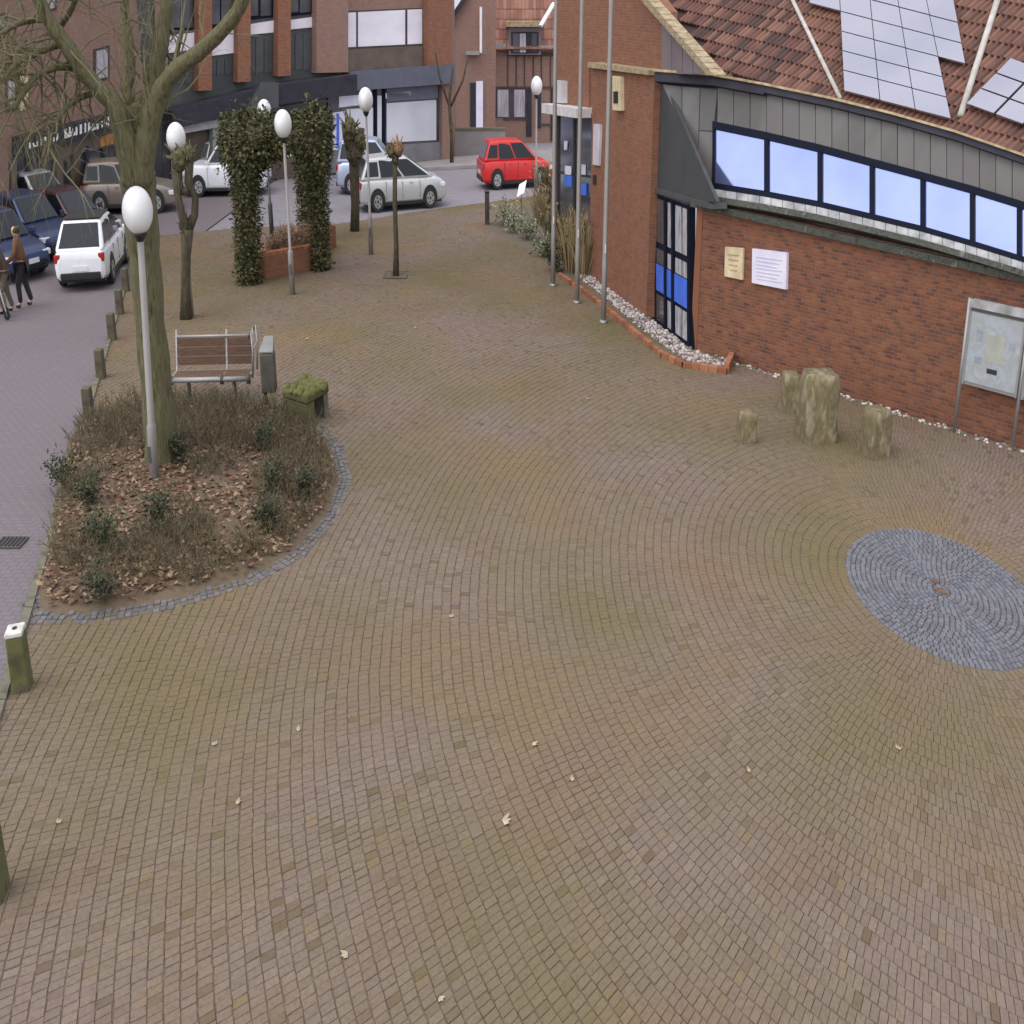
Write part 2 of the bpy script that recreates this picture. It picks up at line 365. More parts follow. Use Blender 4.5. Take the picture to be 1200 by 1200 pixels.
near = sorted((q for q in pav if infr(q)), key=lambda q: q[5] ** 2 + q[4] ** 2)
nearset = set(id(q) for q in near[:300])
m = MB()
for q in pav:
    if id(q) in nearset:
        k_ = MB(); paver_geo(k_, q); k_.build('paver', PAV, plaza, loc=(q[4], q[5], 0))
    else: paver_geo(m, q)
kind(m.build('paver_field', PAV, plaza), 'stuff')
# the round field of small setts
field = thing('sett_circle', 'round field of small blue grey setts sunk in the brown brick square', 'paving', DC, world=True)
m = MB(); r = .12
while r < DR - .02:
    n = max(5, round(2 * math.pi * r / .1)); j0 = random.random()
    for k in range(n):
        tm = 2 * math.pi * (k + j0) / n; a = .041 + random.random() * .008; rr = r + random.gauss(0, .006)
        cs = [(rr - a, -a / r), (rr + a, -a / r), (rr + a, a / r), (rr - a, a / r)]
        b = [(DC.x + q * DN * math.cos(tm + d), DC.y + q * math.sin(tm + d)) for q, d in cs]; mx = sum(q[0] for q in b) / 4; my = sum(q[1] for q in b) / 4
        z = .006 + random.gauss(0, .003)
        m.add([(q[0] * .82 + mx * .18, q[1] * .82 + my * .18, z + .006) for q in b] + [(*q, z - .006) for q in b] + [(*q, -.03) for q in b],
              [(0, 1, 2, 3)] + [(4 + i, 4 + (i + 1) % 4, (i + 1) % 4, i) for i in range(4)] + [(8 + i, 8 + (i + 1) % 4, 4 + (i + 1) % 4, 4 + i) for i in range(4)])
    r += .0985
kind(m.build('sett', SETT, field), 'stuff')
m = MB(); m.add([(DC.x + DR * DN * math.cos(t * math.pi / 20), DC.y + DR * math.sin(t * math.pi / 20), -.014) for t in range(40)], [tuple(range(40))])
kind(m.build('bedding', nmat('grey_grit', [(.10, .10, .12), (.15, .15, .175)], 30, .9, .3), field), 'stuff')
for du, dv, s in ((-7, -10, .8), (1, 2, 1.1)):
    p = G(1103 + du, 693 + dv); mm = MB(); mm.box((p.x, p.y, .014), (.10 * s, .12 * s, .03), .3); mm.build('centre_stone', nmat('rusty_stone', [(.09, .05, .03), (.16, .10, .07)], 12, .9, .5), field, bevel=.006)
# band of setts along the round side of the planting bed
band = thing('sett_edging', 'curved band of blue grey setts round the planting bed', 'kerb', G(405, 560), world=True)
edge = [Vector(q) for q in BED[3:13]] ; fine = []
for i in range(len(edge) - 1):
    a, b = edge[i], edge[i + 1]; n = max(1, int(((b - a).x / NW) ** 2 + (b - a).y ** 2 > 0 and math.hypot((b - a).x / NW, (b - a).y) / .105))
    for k in range(n): fine.append(a + (b - a) * k / n)
m = MB(); bc = Vector((sum(q[0] for q in BED) / len(BED), sum(q[1] for q in BED) / len(BED)))
for i, q in enumerate(fine[:-1]):
    d = (fine[i + 1] - q); d = Vector((d.x / NW, d.y)).normalized(); nn = Vector((d.y, -d.x))
    if nn.dot(q - bc) < 0: nn = -nn
    for rr in range(4):
        c = q + Vector((nn.x * NW, nn.y)) * (rr * .105 - .2); z = .01 + random.gauss(0, .005); s = .042 + random.random() * .006
        b = [(c.x + (d.x * i_ + nn.x * j_) * s * NW, c.y + (d.y * i_ + nn.y * j_) * s) for i_, j_ in ((-1, -1), (1, -1), (1, 1), (-1, 1))]
        m.add([(*p, z) for p in b] + [(*p, -.03) for p in b], [(0, 1, 2, 3)] + [(4 + i, 4 + (i + 1) % 4, (i + 1) % 4, i) for i in range(4)])
kind(m.build('sett', nmat('dull_edging_sett', [(.105, .098, .102), (.15, .142, .148), (.115, .10, .085)], 9, .85, .3, isl=.6, pos=True), band), 'stuff')
# kerb stones between side street and square
kerb = kind(thing('street_kerb', 'x', 'x', (K0.x, K0.y, 0), world=True), 'structure'); del kerb['label'], kerb['category']
y = 8.0
while y < 36.5:
    a, b = Vector((kx(y), y, 0)), Vector((kx(y + .97), y + .97, 0)); mm = MB()
    mm.slab([a + Vector((-.05, 0, .035)), a + Vector((.035, 0, .035)), b + Vector((.035, 0, .035)), b + Vector((-.05, 0, .035))], [a + Vector((-.05, 0, -.04)), a + Vector((.035, 0, -.04)), b + Vector((.035, 0, -.04)), b + Vector((-.05, 0, -.04))])
    mm.build('kerb_stone', CONC, kerb); y += 1.0
# drain cover in the side street
p = G(13, 636); t = thing('drain_cover', 'dark square drain cover in the paving of the side street', 'drain', p)
MB().box((0, 0, .004), (.52, .34, .02)).build('frame', DPOLE, t, 0, True)
for k in range(6): MB().box((-.2 + k * .08, 0, .017), (.035, .28, .012)).build('bar', BLACK, t, 0, True)

# ---------------------------------------------------------------- planting bed under the big tree
m = MB(); NB = len(BED); cx, cy = bc
rings = [(1.0, -.02), (.93, .05), (.6, .16), (.25, .22)]
for s, z in rings: m.v += [Vector((cx + (q[0] - cx) * s, cy + (q[1] - cy) * s, z)) for q in BED]
for i in range(len(rings) - 1): m.f += [(i * NB + k, i * NB + (k + 1) % NB, (i + 1) * NB + (k + 1) % NB, (i + 1) * NB + k) for k in range(NB)]
m.f.append(tuple(range(3 * NB, 4 * NB)))
kind(m.build('planting_bed', EARTH, smooth=True), 'structure')
def bed_z(x, y):
    # height of the mound by how far in from the rim the point lies
    lo, hi = 0., 3.
    d = Vector((x - cx, y - cy)); s = 1.0
    for i in range(24):
        s = .05 * i
        if inpoly(cx + d.x * (1 / max(1e-3, 1 - s)) , cy + d.y * (1 / max(1e-3, 1 - s)), BED) is False: break
    return .05 + .17 * min(1, s * 1.3)
def bed_pt():
    while True:
        x = random.uniform(min(q[0] for q in BED), max(q[0] for q in BED)); y = random.uniform(min(q[1] for q in BED), max(q[1] for q in BED))
        if inpoly(cx + (x - cx) * 1.06, cy + (y - cy) * 1.06, BED): return x, y
m = MB()
for i in range(8000):
    x, y = bed_pt(); z = bed_z(x, y)
    if wob(x * 1.6, y * 1.4, 5) < -.22 and random.random() < .65: continue
    a = random.uniform(0, 6.28); l = random.uniform(.045, .11)
    m.leaf((x, y, z + random.uniform(.0, .035)), (math.cos(a) * NW, math.sin(a), random.uniform(-.2, .5)), l, l * .62, (random.gauss(0, .4), random.gauss(0, .4), 1))
lv = kind(m.build('fallen_leaves', LEAFB), 'stuff'); lv['label'] = 'red brown dead leaves lying on the planting bed'; lv['category'] = 'leaves'
m = MB()
for i in range(4600):
    x, y = bed_pt(); dens = wob(x * 1.3, y * 1.1, 11) + (.75 if y > 17.6 else 0) + (.3 if abs(x - cx) > 1.0 else 0)
    if dens < .12: continue
    z = bed_z(x, y); h = random.uniform(.10, .42) * (.85 if y > 18 else .8); a = random.uniform(0, 6.28); ln = random.uniform(.05, .28)
    p0 = Vector((x, y, z)); p2 = p0 + Vector((math.cos(a) * ln * NW, math.sin(a) * ln, h)); p1 = (p0 + p2) / 2 + Vector((random.gauss(0, .02), random.gauss(0, .03), .03))
    m.path([p0, p1, p2], [.005, .004, .002], 3, cap=False)
    for k in range(3):
        q = p1 + (p2 - p1) * random.random(); b = random.uniform(0, 6.28)
        m.path([q, q + Vector((math.cos(b) * .07 * NW, math.sin(b) * .07, random.uniform(.02, .1)))], [.003, .0015], 3, cap=False)
lv = kind(m.build('dry_undergrowth', OLIVE), 'stuff'); lv['label'] = 'olive brown dry stems growing over the planting bed'; lv['category'] = 'undergrowth'
SHRUBS = [((185, 640), .42, 'dark evergreen shrub in front of the foot of the foreground lamp'), ((122, 660), .42, 'green shrub at the left front of the planting bed'), ((120, 712), .34, 'low dark shrub on the front rim of the planting bed'), ((75, 575), .36, 'evergreen shrub at the street side of the bed'),
          ((320, 590), .36, 'green shrub inside the right curve of the sett edging'), ((362, 590), .32, 'small shrub hard against the right end of the sett edging'), ((312, 540), .34, 'evergreen shrub below the mossy concrete block'), ((315, 630), .30, 'small dark shrub at the front right of the bed'), ((110, 600), .34, 'sparse green shrub left of the mossy tree trunk'), ((215, 560), .3, 'small evergreen shrub at the right foot of the tree')]
def shrub(name, px, h, lab, leafm, cat='shrub', grp=None, n=200, base=None, spread=.75, ls=.075):
    p = base or G(*px); z = bed_z(p.x, p.y) if base is None else 0
    t = thing(name, lab, cat, (p.x, p.y, z - .02), grp); s = MB(); f = MB()
    for k in range(9):
        a = random.uniform(0, 6.28); rr = h * spread * random.uniform(.2, 1); e = Vector((math.cos(a) * rr, math.sin(a) * rr, h * random.uniform(.55, 1)))
        s.path([(0, 0, 0), e * .5 + Vector((0, 0, h * .15)), e], [.009, .007, .003], 4)
        for q in range(n // 9):
            b = e * random.uniform(.3, 1.05) + Vector((random.gauss(0, h * .16), random.gauss(0, h * .16), random.gauss(0, h * .1)))
            b.z = max(b.z, .02)
            f.leaf(b, (random.gauss(0, 1), random.gauss(0, 1), random.uniform(-.2, .9)), ls * random.uniform(.7, 1.3), ls * .5, (random.gauss(0, .5), random.gauss(0, .5), 1))
    s.build('stem', TWIG, t, 0, True); f.build('foliage', leafm, t, 0, True); return t
for px, h, lab in SHRUBS: shrub('evergreen_shrub', px, h * 1.35, lab, LEAFG, grp='evergreen shrubs in the planting bed', n=330, ls=.085, spread=.6)

# ---------------------------------------------------------------- the big mossy tree
TP = G(188, 557); TY = TP.y
tree = thing('mossy_tree', 'large bare tree with a thick moss green trunk forking over the planting bed', 'tree', (TP.x, TP.y, .12), world=True)
def P(u, v, dy=0): return AT(u, v, TY + dy)
def pr(rpx): return rpx / FPX * 17.5
def limb(name, pts, n=10, dy0=0, dy1=0, flat=1.5, mat=BARK):
    m = MB(); n_ = len(pts); q = []; rr = []
    for i in range(n_ - 1):
        for k in range(4):
            t = k / 4; a, b = pts[i], pts[i + 1]; d = dy0 + (dy1 - dy0) * (i + t) / (n_ - 1)
            c0 = pts[max(0, i - 1)]; c3 = pts[min(n_ - 1, i + 2)]
            f = lambda j: .5 * (2 * a[j] + (b[j] - c0[j]) * t + (2 * c0[j] - 5 * a[j] + 4 * b[j] - c3[j]) * t * t + (3 * a[j] - c0[j] - 3 * b[j] + c3[j]) * t ** 3)
            q.append(P(f(0), f(1), d)); rr.append(pr(a[2] + (b[2] - a[2]) * t) * (1 + .06 * math.sin(i * 7 + k * 2.1)))
    q.append(P(pts[-1][0], pts[-1][1], dy1)); rr.append(pr(pts[-1][2]))
    m.path(q, rr, n)
    for i, v in enumerate(m.v):                    # deeper than broad, with buttress ridges
        c = q[min(i // n, len(q) - 1)]; v.y = c.y + (v.y - c.y) * flat
        d = v - c; v += d * (.10 * mnoise.noise(Vector((v.x * 9, v.y * 6, v.z * 1.2))) + .05 * mnoise.noise(v * 6))
    m.build(name, mat, tree, smooth=True); return q
trunk_pts = limb('trunk', [(195, 575, 27), (191, 545, 20), (186, 480, 18), (178, 400, 17), (171, 320, 17), (164, 240, 18), (160, 195, 19), (158, 165, 18), (160, 140, 13), (162, 122, 6)], 18)
limbs = []
for pts, d in (([(158, 215, 13), (149, 168, 13), (138, 130, 10), (118, 106, 9), (98, 84, 8), (76, 50, 8), (56, 22, 7), (38, -15, 6), (15, -60, 5)], -.9),
               ([(163, 205, 14), (168, 150, 12), (175, 115, 10), (182, 80, 9), (190, 40, 8), (195, 0, 8), (198, -60, 6)], .5),
               ([(164, 215, 13), (170, 168, 13), (180, 128, 10), (192, 100, 9), (214, 76, 9), (240, 56, 8), (262, 34, 8), (280, 10, 7), (294, -25, 6), (320, -70, 4)], -.7),
               ([(156, 190, 12), (151, 150, 10), (150, 115, 8), (152, 70, 6), (146, 20, 5), (150, -50, 4)], 1.0),
               ([(168, 195, 8), (180, 145, 7), (190, 118, 6), (200, 96, 4), (206, 66, 3), (215, 30, 2)], .6),
               ([(278, 14, 5), (272, -10, 5), (268, -50, 4)], -.7),
               ([(98, 84, 5), (70, 78, 4), (40, 92, 3), (15, 128, 2)], -1.2), ([(118, 106, 4), (84, 120, 3), (62, 150, 2), (50, 185, 1.5)], -1.0),
               ([(76, 50, 4), (44, 62, 3), (18, 76, 2.5), (-10, 110, 2)], -1.5), ([(66, 36, 4), (84, 10, 3), (96, -30, 2)], -.9),
               ([(56, 22, 4), (20, 28, 3), (-15, 50, 2)], -1.4)):
    limbs.append(limb('limb', pts, 9, d * .2, d))
tw = MB()
def twig(p, d, l, r, depth, droop=.0):
    q = [p]; rr = [r]; d = d.normalized()
    for k in range(5):
        d = (d + Vector((random.gauss(0, .22), random.gauss(0, .22), random.gauss(0, .2) - droop))).normalized()
        q.append(q[-1] + Vector((d.x * NW, d.y, d.z)) * (l / 5)); rr.append(r * (1 - .16 * (k + 1)))
    tw.path(q, rr, 4 if r > .008 else 3, cap=False)
    if depth:
        for k in range(3):
            i = random.randint(1, 5); twig(q[i], (d + Vector((random.gauss(0, .8), random.gauss(0, .8), random.gauss(0, .6)))), l * random.uniform(.45, .75), rr[i] * .65, depth - 1, droop)
for li, q in enumerate(limbs):
    for k in range(17 if li in (0, 6, 7, 8, 10) else 8):
        p = random.choice(q[3:])
        dl = li in (0, 6, 7, 8, 10)
        twig(p, Vector((random.gauss(-.45 if dl else 0, .7), random.gauss(0, .7), random.gauss(.1 if dl else .7, .5))), random.uniform(.7, 1.7), .016, 2, .10 if dl else .0)
kind(tw.build('twigs', TWIG, tree), 'stuff')
# weeping twigs of a second bare tree reaching in at the left edge
T2 = G(-75, 420)
t2 = thing('weeping_tree', 'bare tree with fine hanging twigs at the left edge over the parked cars', 'tree', T2, world=True)
mm = MB(); qs = [T2 + Vector((0, 0, -.05)), T2 + Vector((.05, 0, 1.5)), T2 + Vector((.15, .1, 3.2)), T2 + Vector((.2, .3, 5)), T2 + Vector((.3, .4, 7))]
mm.path(qs, [.13, .11, .095, .07, .04], 8); mm.build('trunk', BARKD, t2, smooth=True)
tw = MB()
for k in range(34):
    p = T2 + Vector((.15, .2, random.uniform(3.0, 6.2))); e = Vector((random.uniform(.4, 2.0), random.uniform(-.8, 1.2), random.uniform(.2, .9)))
    q = [p, p + e * .4 + Vector((0, 0, .3)), p + e * .8 + Vector((0, 0, .2)), p + e]; tw.path(q, [.022, .016, .011, .006], 4, cap=False)
    for j in range(6):
        b = p + e * random.uniform(.35, 1); l = random.uniform(.5, 1.9)
        w_ = [b]
        for i in range(5): w_.append(w_[-1] + Vector((random.gauss(.02, .035), random.gauss(0, .05), -l / 5)))
        tw.path(w_, [.008, .007, .006, .005, .004, .003], 3, cap=False)
kind(tw.build('hanging_twigs', TWIG, t2), 'stuff')

# ---------------------------------------------------------------- street lamps
def lamp(px, lab, col=POLE, gl=.29, top=None, lean=0., pr_=.05):
    p = G(*px); t = thing('globe_lamp', lab, 'street lamp', p, 'globe lamps on the square'); H = ZH(p.y, top) - .08 - gl * 1.92
    m = MB(); m.lathe([(.095, 0), (.095, .9), (.085, .93), (pr_, .96), (pr_ * .9, H)], 14); m.v = [Vector((v.x + lean * v.z / H, v.y, v.z)) for v in m.v]; m.build('pole', col, t, 0, True, True)
    m = MB(); m.lathe([(.03, H - .05), (.07, H - .02), (.12, H + .05), (.125, H + .10), (.10, H + .11)], 16); m.v = [Vector((v.x + lean * v.z / H, v.y, v.z)) for v in m.v]; m.build('collar', BLACK, t, 0, True, True)
    m = MB(); m.sphere((lean, 0, H + .08 + gl * .92), gl, 28, 18); m.build('globe', OPAL, t, 0, True, True)
    m = MB(); m.box((0, -.094, .55), (.07, .012, .22)); m.build('hatch', DPOLE, t, 0, True)
    return t
lamp((182, 578), 'nearest globe lamp, standing in the planting bed before the mossy trunk', POLE, .285, 218, .20, .068)
lamp((224, 371), 'white globe lamp behind the dark pollarded tree left of the ivy', top=143)
lamp((343, 345), 'white globe lamp with a thin pale post in front of the brick planter', top=128)
lamp((435, 298), 'white globe lamp beside the rear of the silver minivan', top=102)
lamp((628, 232), 'white globe lamp at the bonnet of the red car', top=89)
lamp((319, 280), 'globe lamp half hidden behind the ivy on the pillars', DPOLE, top=116)

# ---------------------------------------------------------------- flagpoles
for px, lab in (((648, 335), 'tall grey flagpole farthest from the blue striped glass door'), ((676, 355), 'middle flagpole of the three before the brick gable'), ((707, 378), 'flagpole nearest to the brick pier with the wall lamp')):
    t = thing('flagpole', lab, 'flagpole', G(*px), 'flagpoles before the town hall')
    MB().lathe([(.085, -.02), (.085, 1.2), (.078, 1.22), (.055, 8.6), (.03, 8.7)], 14).build('pole', POLE, t, 0, True, True)
    MB().lathe([(.13, 0), (.13, .04), (.09, .06)], 14).build('foot_ring', STEEL, t, 0, True, True)
    MB().box((.0, -.09, 1.45), (.03, .03, .16)).build('cleat', WHITE, t, 0, True, bevel=.006)

# ---------------------------------------------------------------- bollards
def bollard(px, lab, h=.6, w_=.23, top=None, mat=POST):
    t = thing('stone_bollard', lab, 'bollard', G(*px), 'bollards along the side street'); rz = random.uniform(-.15, .15) + .2
    m = MB(); m.box((0, 0, h / 2 - .03), (w_, w_, h + .06), rz, .94); m.build('post', mat, t, 0, True, bevel=.02)
    if top:
        MB().box((0, 0, h + .025), (w_ * .97, w_ * .97, .05), rz).build('cap', top, t, 0, True, bevel=.012)
        MB().lathe([(.035, h + .049), (.035, h + .056)], 10).build('bolt_hole', BLACK, t, 0, True)
PALE = nmat('pale_lichened_cap', [(.42, .40, .36), (.62, .60, .56)], 8, .9, .3)
MOSSP = nmat('green_mossed_post', [(.055, .05, .025), (.10, .10, .035), (.07, .06, .045)], 4, .95, .6, bdist=.02)
bollard((27, 806), 'foreground bollard with a pale cap and mossy sides left of the bed', .56, .25, PALE, MOSSP)
bollard((-7, 1050), 'bollard cut off by the left picture edge near the bottom', .6, .28, PALE, MOSSP)
for px, lab in (((105, 491), 'dark bollard just behind the planting bed, nearest of the kerb row'), ((119, 443), 'second kerb bollard behind the planting bed'), ((132, 398), 'third kerb bollard behind the planting bed, left of the trunk'),
                ((141, 368), 'fourth kerb bollard, two before the white hatchback'), ((148, 341), 'kerb bollard right behind the tail of the white hatchback')):
    bollard(px, lab, .5, .22)
p = G(571, 263); t = thing('timber_bollard', 'dark wooden bollard at the corner of the grass bed below the red car', 'bollard', p)
MB().box((0, 0, .42), (.2, .2, .9), .1).build('post', DWOOD, t, 0, True, bevel=.02); MB().box((0, 0, .9), (.22, .22, .05), .1).build('cap', BLACK, t, 0, True, bevel=.01)

# ---------------------------------------------------------------- bench, bin, mossy block
B0 = G(250, 474); bench = thing('park_bench', 'metal framed bench with brown boards behind the planting bed', 'bench', B0); HB = R(3)
def bb(name, mat, parts, bev=.006, par=None):
    m = MB()
    for c, d in parts: m.box(c, d)
    return m.build(name, mat, par or bench, HB, True, bevel=bev)
L2 = 1.0
for z in (.445,):
    for k in range(4): bb('seat_board', WOOD, [((0, -.02 + k * .115, z), (2 * L2 - .06, .1, .035))])
for x0, x1 in ((-L2 + .04, .26), (.34, L2 - .05)):
    for k in range(3):
        m = MB(); m.box(((x0 + x1) / 2, .46 + .03 * k, .60 + k * .142), (x1 - x0, .035, .14)); m.build('back_board', WOOD, bench, HB, True, bevel=.008)
tube = lambda n, pts, r, mat=STEEL: MB().path(pts, r, 8).build(n, mat, bench, HB, True, True)
tube('front_rail', [(-L2 - .02, -.10, .43), (L2 + .02, -.10, .43)], .045)
tube('rear_rail', [(-L2, .40, .43), (L2, .40, .43)], .03)
tube('top_rail', [(-L2 + .02, .56, .965), (L2 - .02, .56, .965)], .022, STEEL)
for x in (-L2, .30, L2 - .02):
    tube('back_frame', [(x, -.10, .44), (x, .40, .43), (x, .46, .55), (x, .62, 1.06)], .03)
    tube('rail_end', [(x, -.10, .36), (x, -.10, .50)], .055, DPOLE)
for x in (-.62, .55): tube('leg', [(x, .1, 0), (x, .1, .42)], .05, CONC)
for y in (.0, .5): tube('armrest', [(L2 + .06, y, .42), (L2 + .10, y + .05, .85), (L2 + .06, y + .12, 1.12), (L2 - .02, y + .16, 1.02)], .026)
tube('armrest_bar', [(L2 + .10, .05, .85), (L2 + .10, .55, .85)], .022)
p = G(315, 479); t = thing('litter_bin', 'narrow grey litter bin on a post right of the bench', 'bin', p)
MB().path([(-.06, .02, 0), (-.06, .02, .9)], .05, 10).build('post', DPOLE, t, 0, True, True)
m = MB(); m.box((.06, -.02, .60), (.36, .30, .62), R(8), .98); m.build('body', nmat('grey_brown_bin', [(.065, .058, .048), (.11, .098, .082)], 4, .7, .1, spec=.2), t, 0, True, bevel=.03)
m = MB(); m.slab([(-.12, -.17, .92), (.24, -.14, .92), (.20, .1, 1.10), (-.02, .08, 1.10)], [(-.12, -.17, .945), (.24, -.14, .945), (.20, .13, 1.13), (-.02, .11, 1.13)]); m.build('hood', nmat('dull_steel', [(.17, .165, .16), (.25, .24, .235)], 5, .6, .1, metal=.3), t, 0, True, bevel=.01)
m = MB(); m.box((.08, .11, 1.0), (.26, .03, .22), R(8)); m.build('back_plate', STEEL, t, 0, True, bevel=.008)
p = G(348, 497); t = thing('mossy_block', 'moss covered concrete block with a hollow side beside the litter bin', 'stone block', p)
hd = R(-30)
m = MB(); m.box((0, .36, .43), (.84, .80, .13)); m.build('slab_top', MOSSP, t, hd, True, bevel=.03)
m = MB(); m.box((0, .10, .18), (.82, .26, .36)); m.build('foot', MOSSP, t, hd, True, bevel=.02)
m = MB(); m.box((0, .66, .18), (.80, .16, .36)); m.build('foot', CONC, t, hd, True, bevel=.01)
m = MB()
for k in range(60):
    x, y = random.uniform(-.40, .40), random.uniform(-.02, .74); r_ = random.uniform(.06, .14); m.sphere((x, y, .49), r_, 8, 5)
for v in m.v: v.z = .49 + (v.z - .49) * .55
m.build('moss', MOSS, t, hd, True, True)

# ---------------------------------------------------------------- standing stones
def stone(px, wd, dp, h, lab, rz, blocky=True):
    p = G(*px); t = thing('standing_stone', lab, 'stone', (p.x, p.y + dp * .4, 0), 'sandstones before the brick wall')
    m = MB(); nz, na = 14, 20; sd = random.random() * 50; ca, sa = math.cos(rz), math.sin(rz)
    for i in range(nz + 1):
        zt = i / nz; k = 1 - .06 * zt - (.14 * max(0, (zt - .8) / .2) ** 2)
        for j in range(na):
            a = 2 * math.pi * j / na; c, s_ = math.cos(a), math.sin(a); e = .24
            x = wd / 2 * math.copysign(abs(c) ** e, c) * k; y = dp / 2 * math.copysign(abs(s_) ** e, s_) * k
            n_ = 1 + .10 * mnoise.noise(Vector((c * 1.3 + sd, s_ * 1.3, zt * 2.2))) + .04 * mnoise.noise(Vector((c * 4 + sd, s_ * 4, zt * 6)))
            g = 1 - (.16 if abs(a - 4.9) < .12 and zt < .55 else 0)     # split in the front face
            x, y = x * n_ * g, y * n_ * g
            m.v.append(Vector((x * ca - y * sa, x * sa + y * ca, h * zt + (.05 * h * mnoise.noise(Vector((x * 4 + sd, y * 4, 0))) if i == nz else 0) - .03)))
    for i in range(nz):
        for j in range(na): m.f.append((i * na + j, i * na + (j + 1) % na, (i + 1) * na + (j + 1) % na, (i + 1) * na + j))
    m.f.append(tuple(nz * na + j for j in range(na)))
    m.build('block', STONE, t, 0, True, True)
stone((876, 520), .40, .36, .47, 'smallest sandstone, standing alone left of the group', .15)
stone((926, 484), .44, .42, .62, 'squat sandstone tucked behind the tallest stone', -.1)
stone((960, 520), .84, .62, 1.02, 'tallest square sandstone with a split front face', .12)
stone((1028, 537), .57, .50, .68, 'pale topped sandstone right of the tallest stone', .3)

# ---------------------------------------------------------------- pollarded trees, sapling
def pollard(px, lab, segs, knobs, mat=BARKD, moss=None):
    p = G(*px); Y = p.y; t = thing('pollarded_tree', lab, 'tree', (p.x, p.y, 0), 'pollarded trees', world=True); first = True
    for pts in segs:
        m = MB(); q = [AT(u, v, Y + dy) for u, v, r_, dy in pts]; rr = [r_ / FPX * (Y + 3) for u, v, r_, dy in pts]
        m.path(q, rr, 9)
        for v in m.v: v += Vector((mnoise.noise(v * 5), mnoise.noise(v * 5 + Vector((9, 0, 0))), 0)) * .03
        m.build('trunk' if first else 'branch', mat, t, smooth=True); first = False
    for u, v, r_, mt in knobs:
        m = MB(); m.sphere((0, 0, 0), 1, 22, 14)
        for k in m.v: k *= .9 + .34 * mnoise.noise(k * 1.7 + Vector((u, v, 0))) + .22 * mnoise.noise(k * 5 + Vector((v, u, 0)))
        for _ in range(16):
            d = Vector((random.gauss(0, 1), random.gauss(0, 1), random.gauss(.5, .8))).normalized(); e = d * random.uniform(1.15, 1.9) + Vector((random.gauss(0, .15), 0, .15)); m.path([d * .6, d * 1.0, e], [.16, .12, .05], 5)
        rr = r_ / FPX * (Y + 3); c = AT(u, v, Y); m.v = [Vector((c.x + k.x * rr, c.y + k.y * rr * 1.5, c.z + k.z * rr * 1.5)) for k in m.v]
        m.build('knob', mt, t, smooth=True)
    return t
pollard((218, 374), 'dark pollarded tree with a loop of two limbs in front of the kerb', [[(218, 376, 7, 0), (217, 340, 5, 0), (218, 300, 5, 0), (219, 268, 7, 0)], [(219, 270, 6, 0), (212, 250, 4, -.1), (208, 225, 4, -.1), (209, 195, 5, 0)], [(219, 270, 6, 0), (228, 252, 4, .1), (229, 232, 4, .1), (221, 215, 4, 0), (222, 185, 4, 0)], [(209, 226, 4, 0), (221, 222, 4, 0)]],
        [(211, 186, 9, BARK), (221, 180, 6, BARK), (218, 265, 6, BARKD)])
pollard((415, 271), 'mossy pollarded tree left of the silver minivan', [[(416, 272, 5, 0), (416, 240, 4.6, 0), (415, 200, 5.5, 0), (416, 175, 6.5, 0)], [(415, 180, 7, 0), (407, 160, 5, 0), (405, 146, 4, 0)], [(416, 180, 7, 0), (422, 165, 5, 0), (424, 150, 3, 0)]],
        [(410, 152, 8, BARK), (422, 165, 6, BARK), (416, 182, 8, BARKD)])
pollard((464, 324), 'thin dark sapling with a small rusty pruned head and a square grate', [[(464, 326, 3.8, 0), (464, 290, 2.4, 0), (463, 240, 2.3, 0), (463, 185, 2.6, 0)]],
        [(458, 177, 5, BARK), (467, 174, 5.5, nmat('rusty_leaf_tuft', [(.18, .10, .05), (.30, .16, .08)], 9, .9, .6)), (463, 186, 4, BARKD)])
p = G(464, 323); t = thing('tree_grate', 'square of dark earth and iron round the foot of the sapling', 'tree grate', (p.x, p.y, 0))
MB().box((0, 0, .012), (.9, .8, .02)).build('earth', EARTH, t, 0, True)
for s in (-1, 1): MB().box((s * .43, 0, .022), (.04, .84, .02)).build('frame_bar', DPOLE, t, 0, True); MB().box((0, s * .4, .022), (.82, .04, .02)).build('frame_bar', DPOLE, t, 0, True)
pollard((529, 194), 'slim bare sapling on the far pavement left of the red car', [[(529, 196, 2.4, 0), (529, 160, 1.8, 0), (527, 120, 1.6, 0), (531, 80, 1.2, 0)], [(528, 130, 1.2, 0), (515, 90, 1, 0), (510, 60, .7, 0)], [(528, 125, 1.2, 0), (542, 95, 1, 0), (548, 70, .7, 0)]], [(529, 150, 2.4, BARK)])

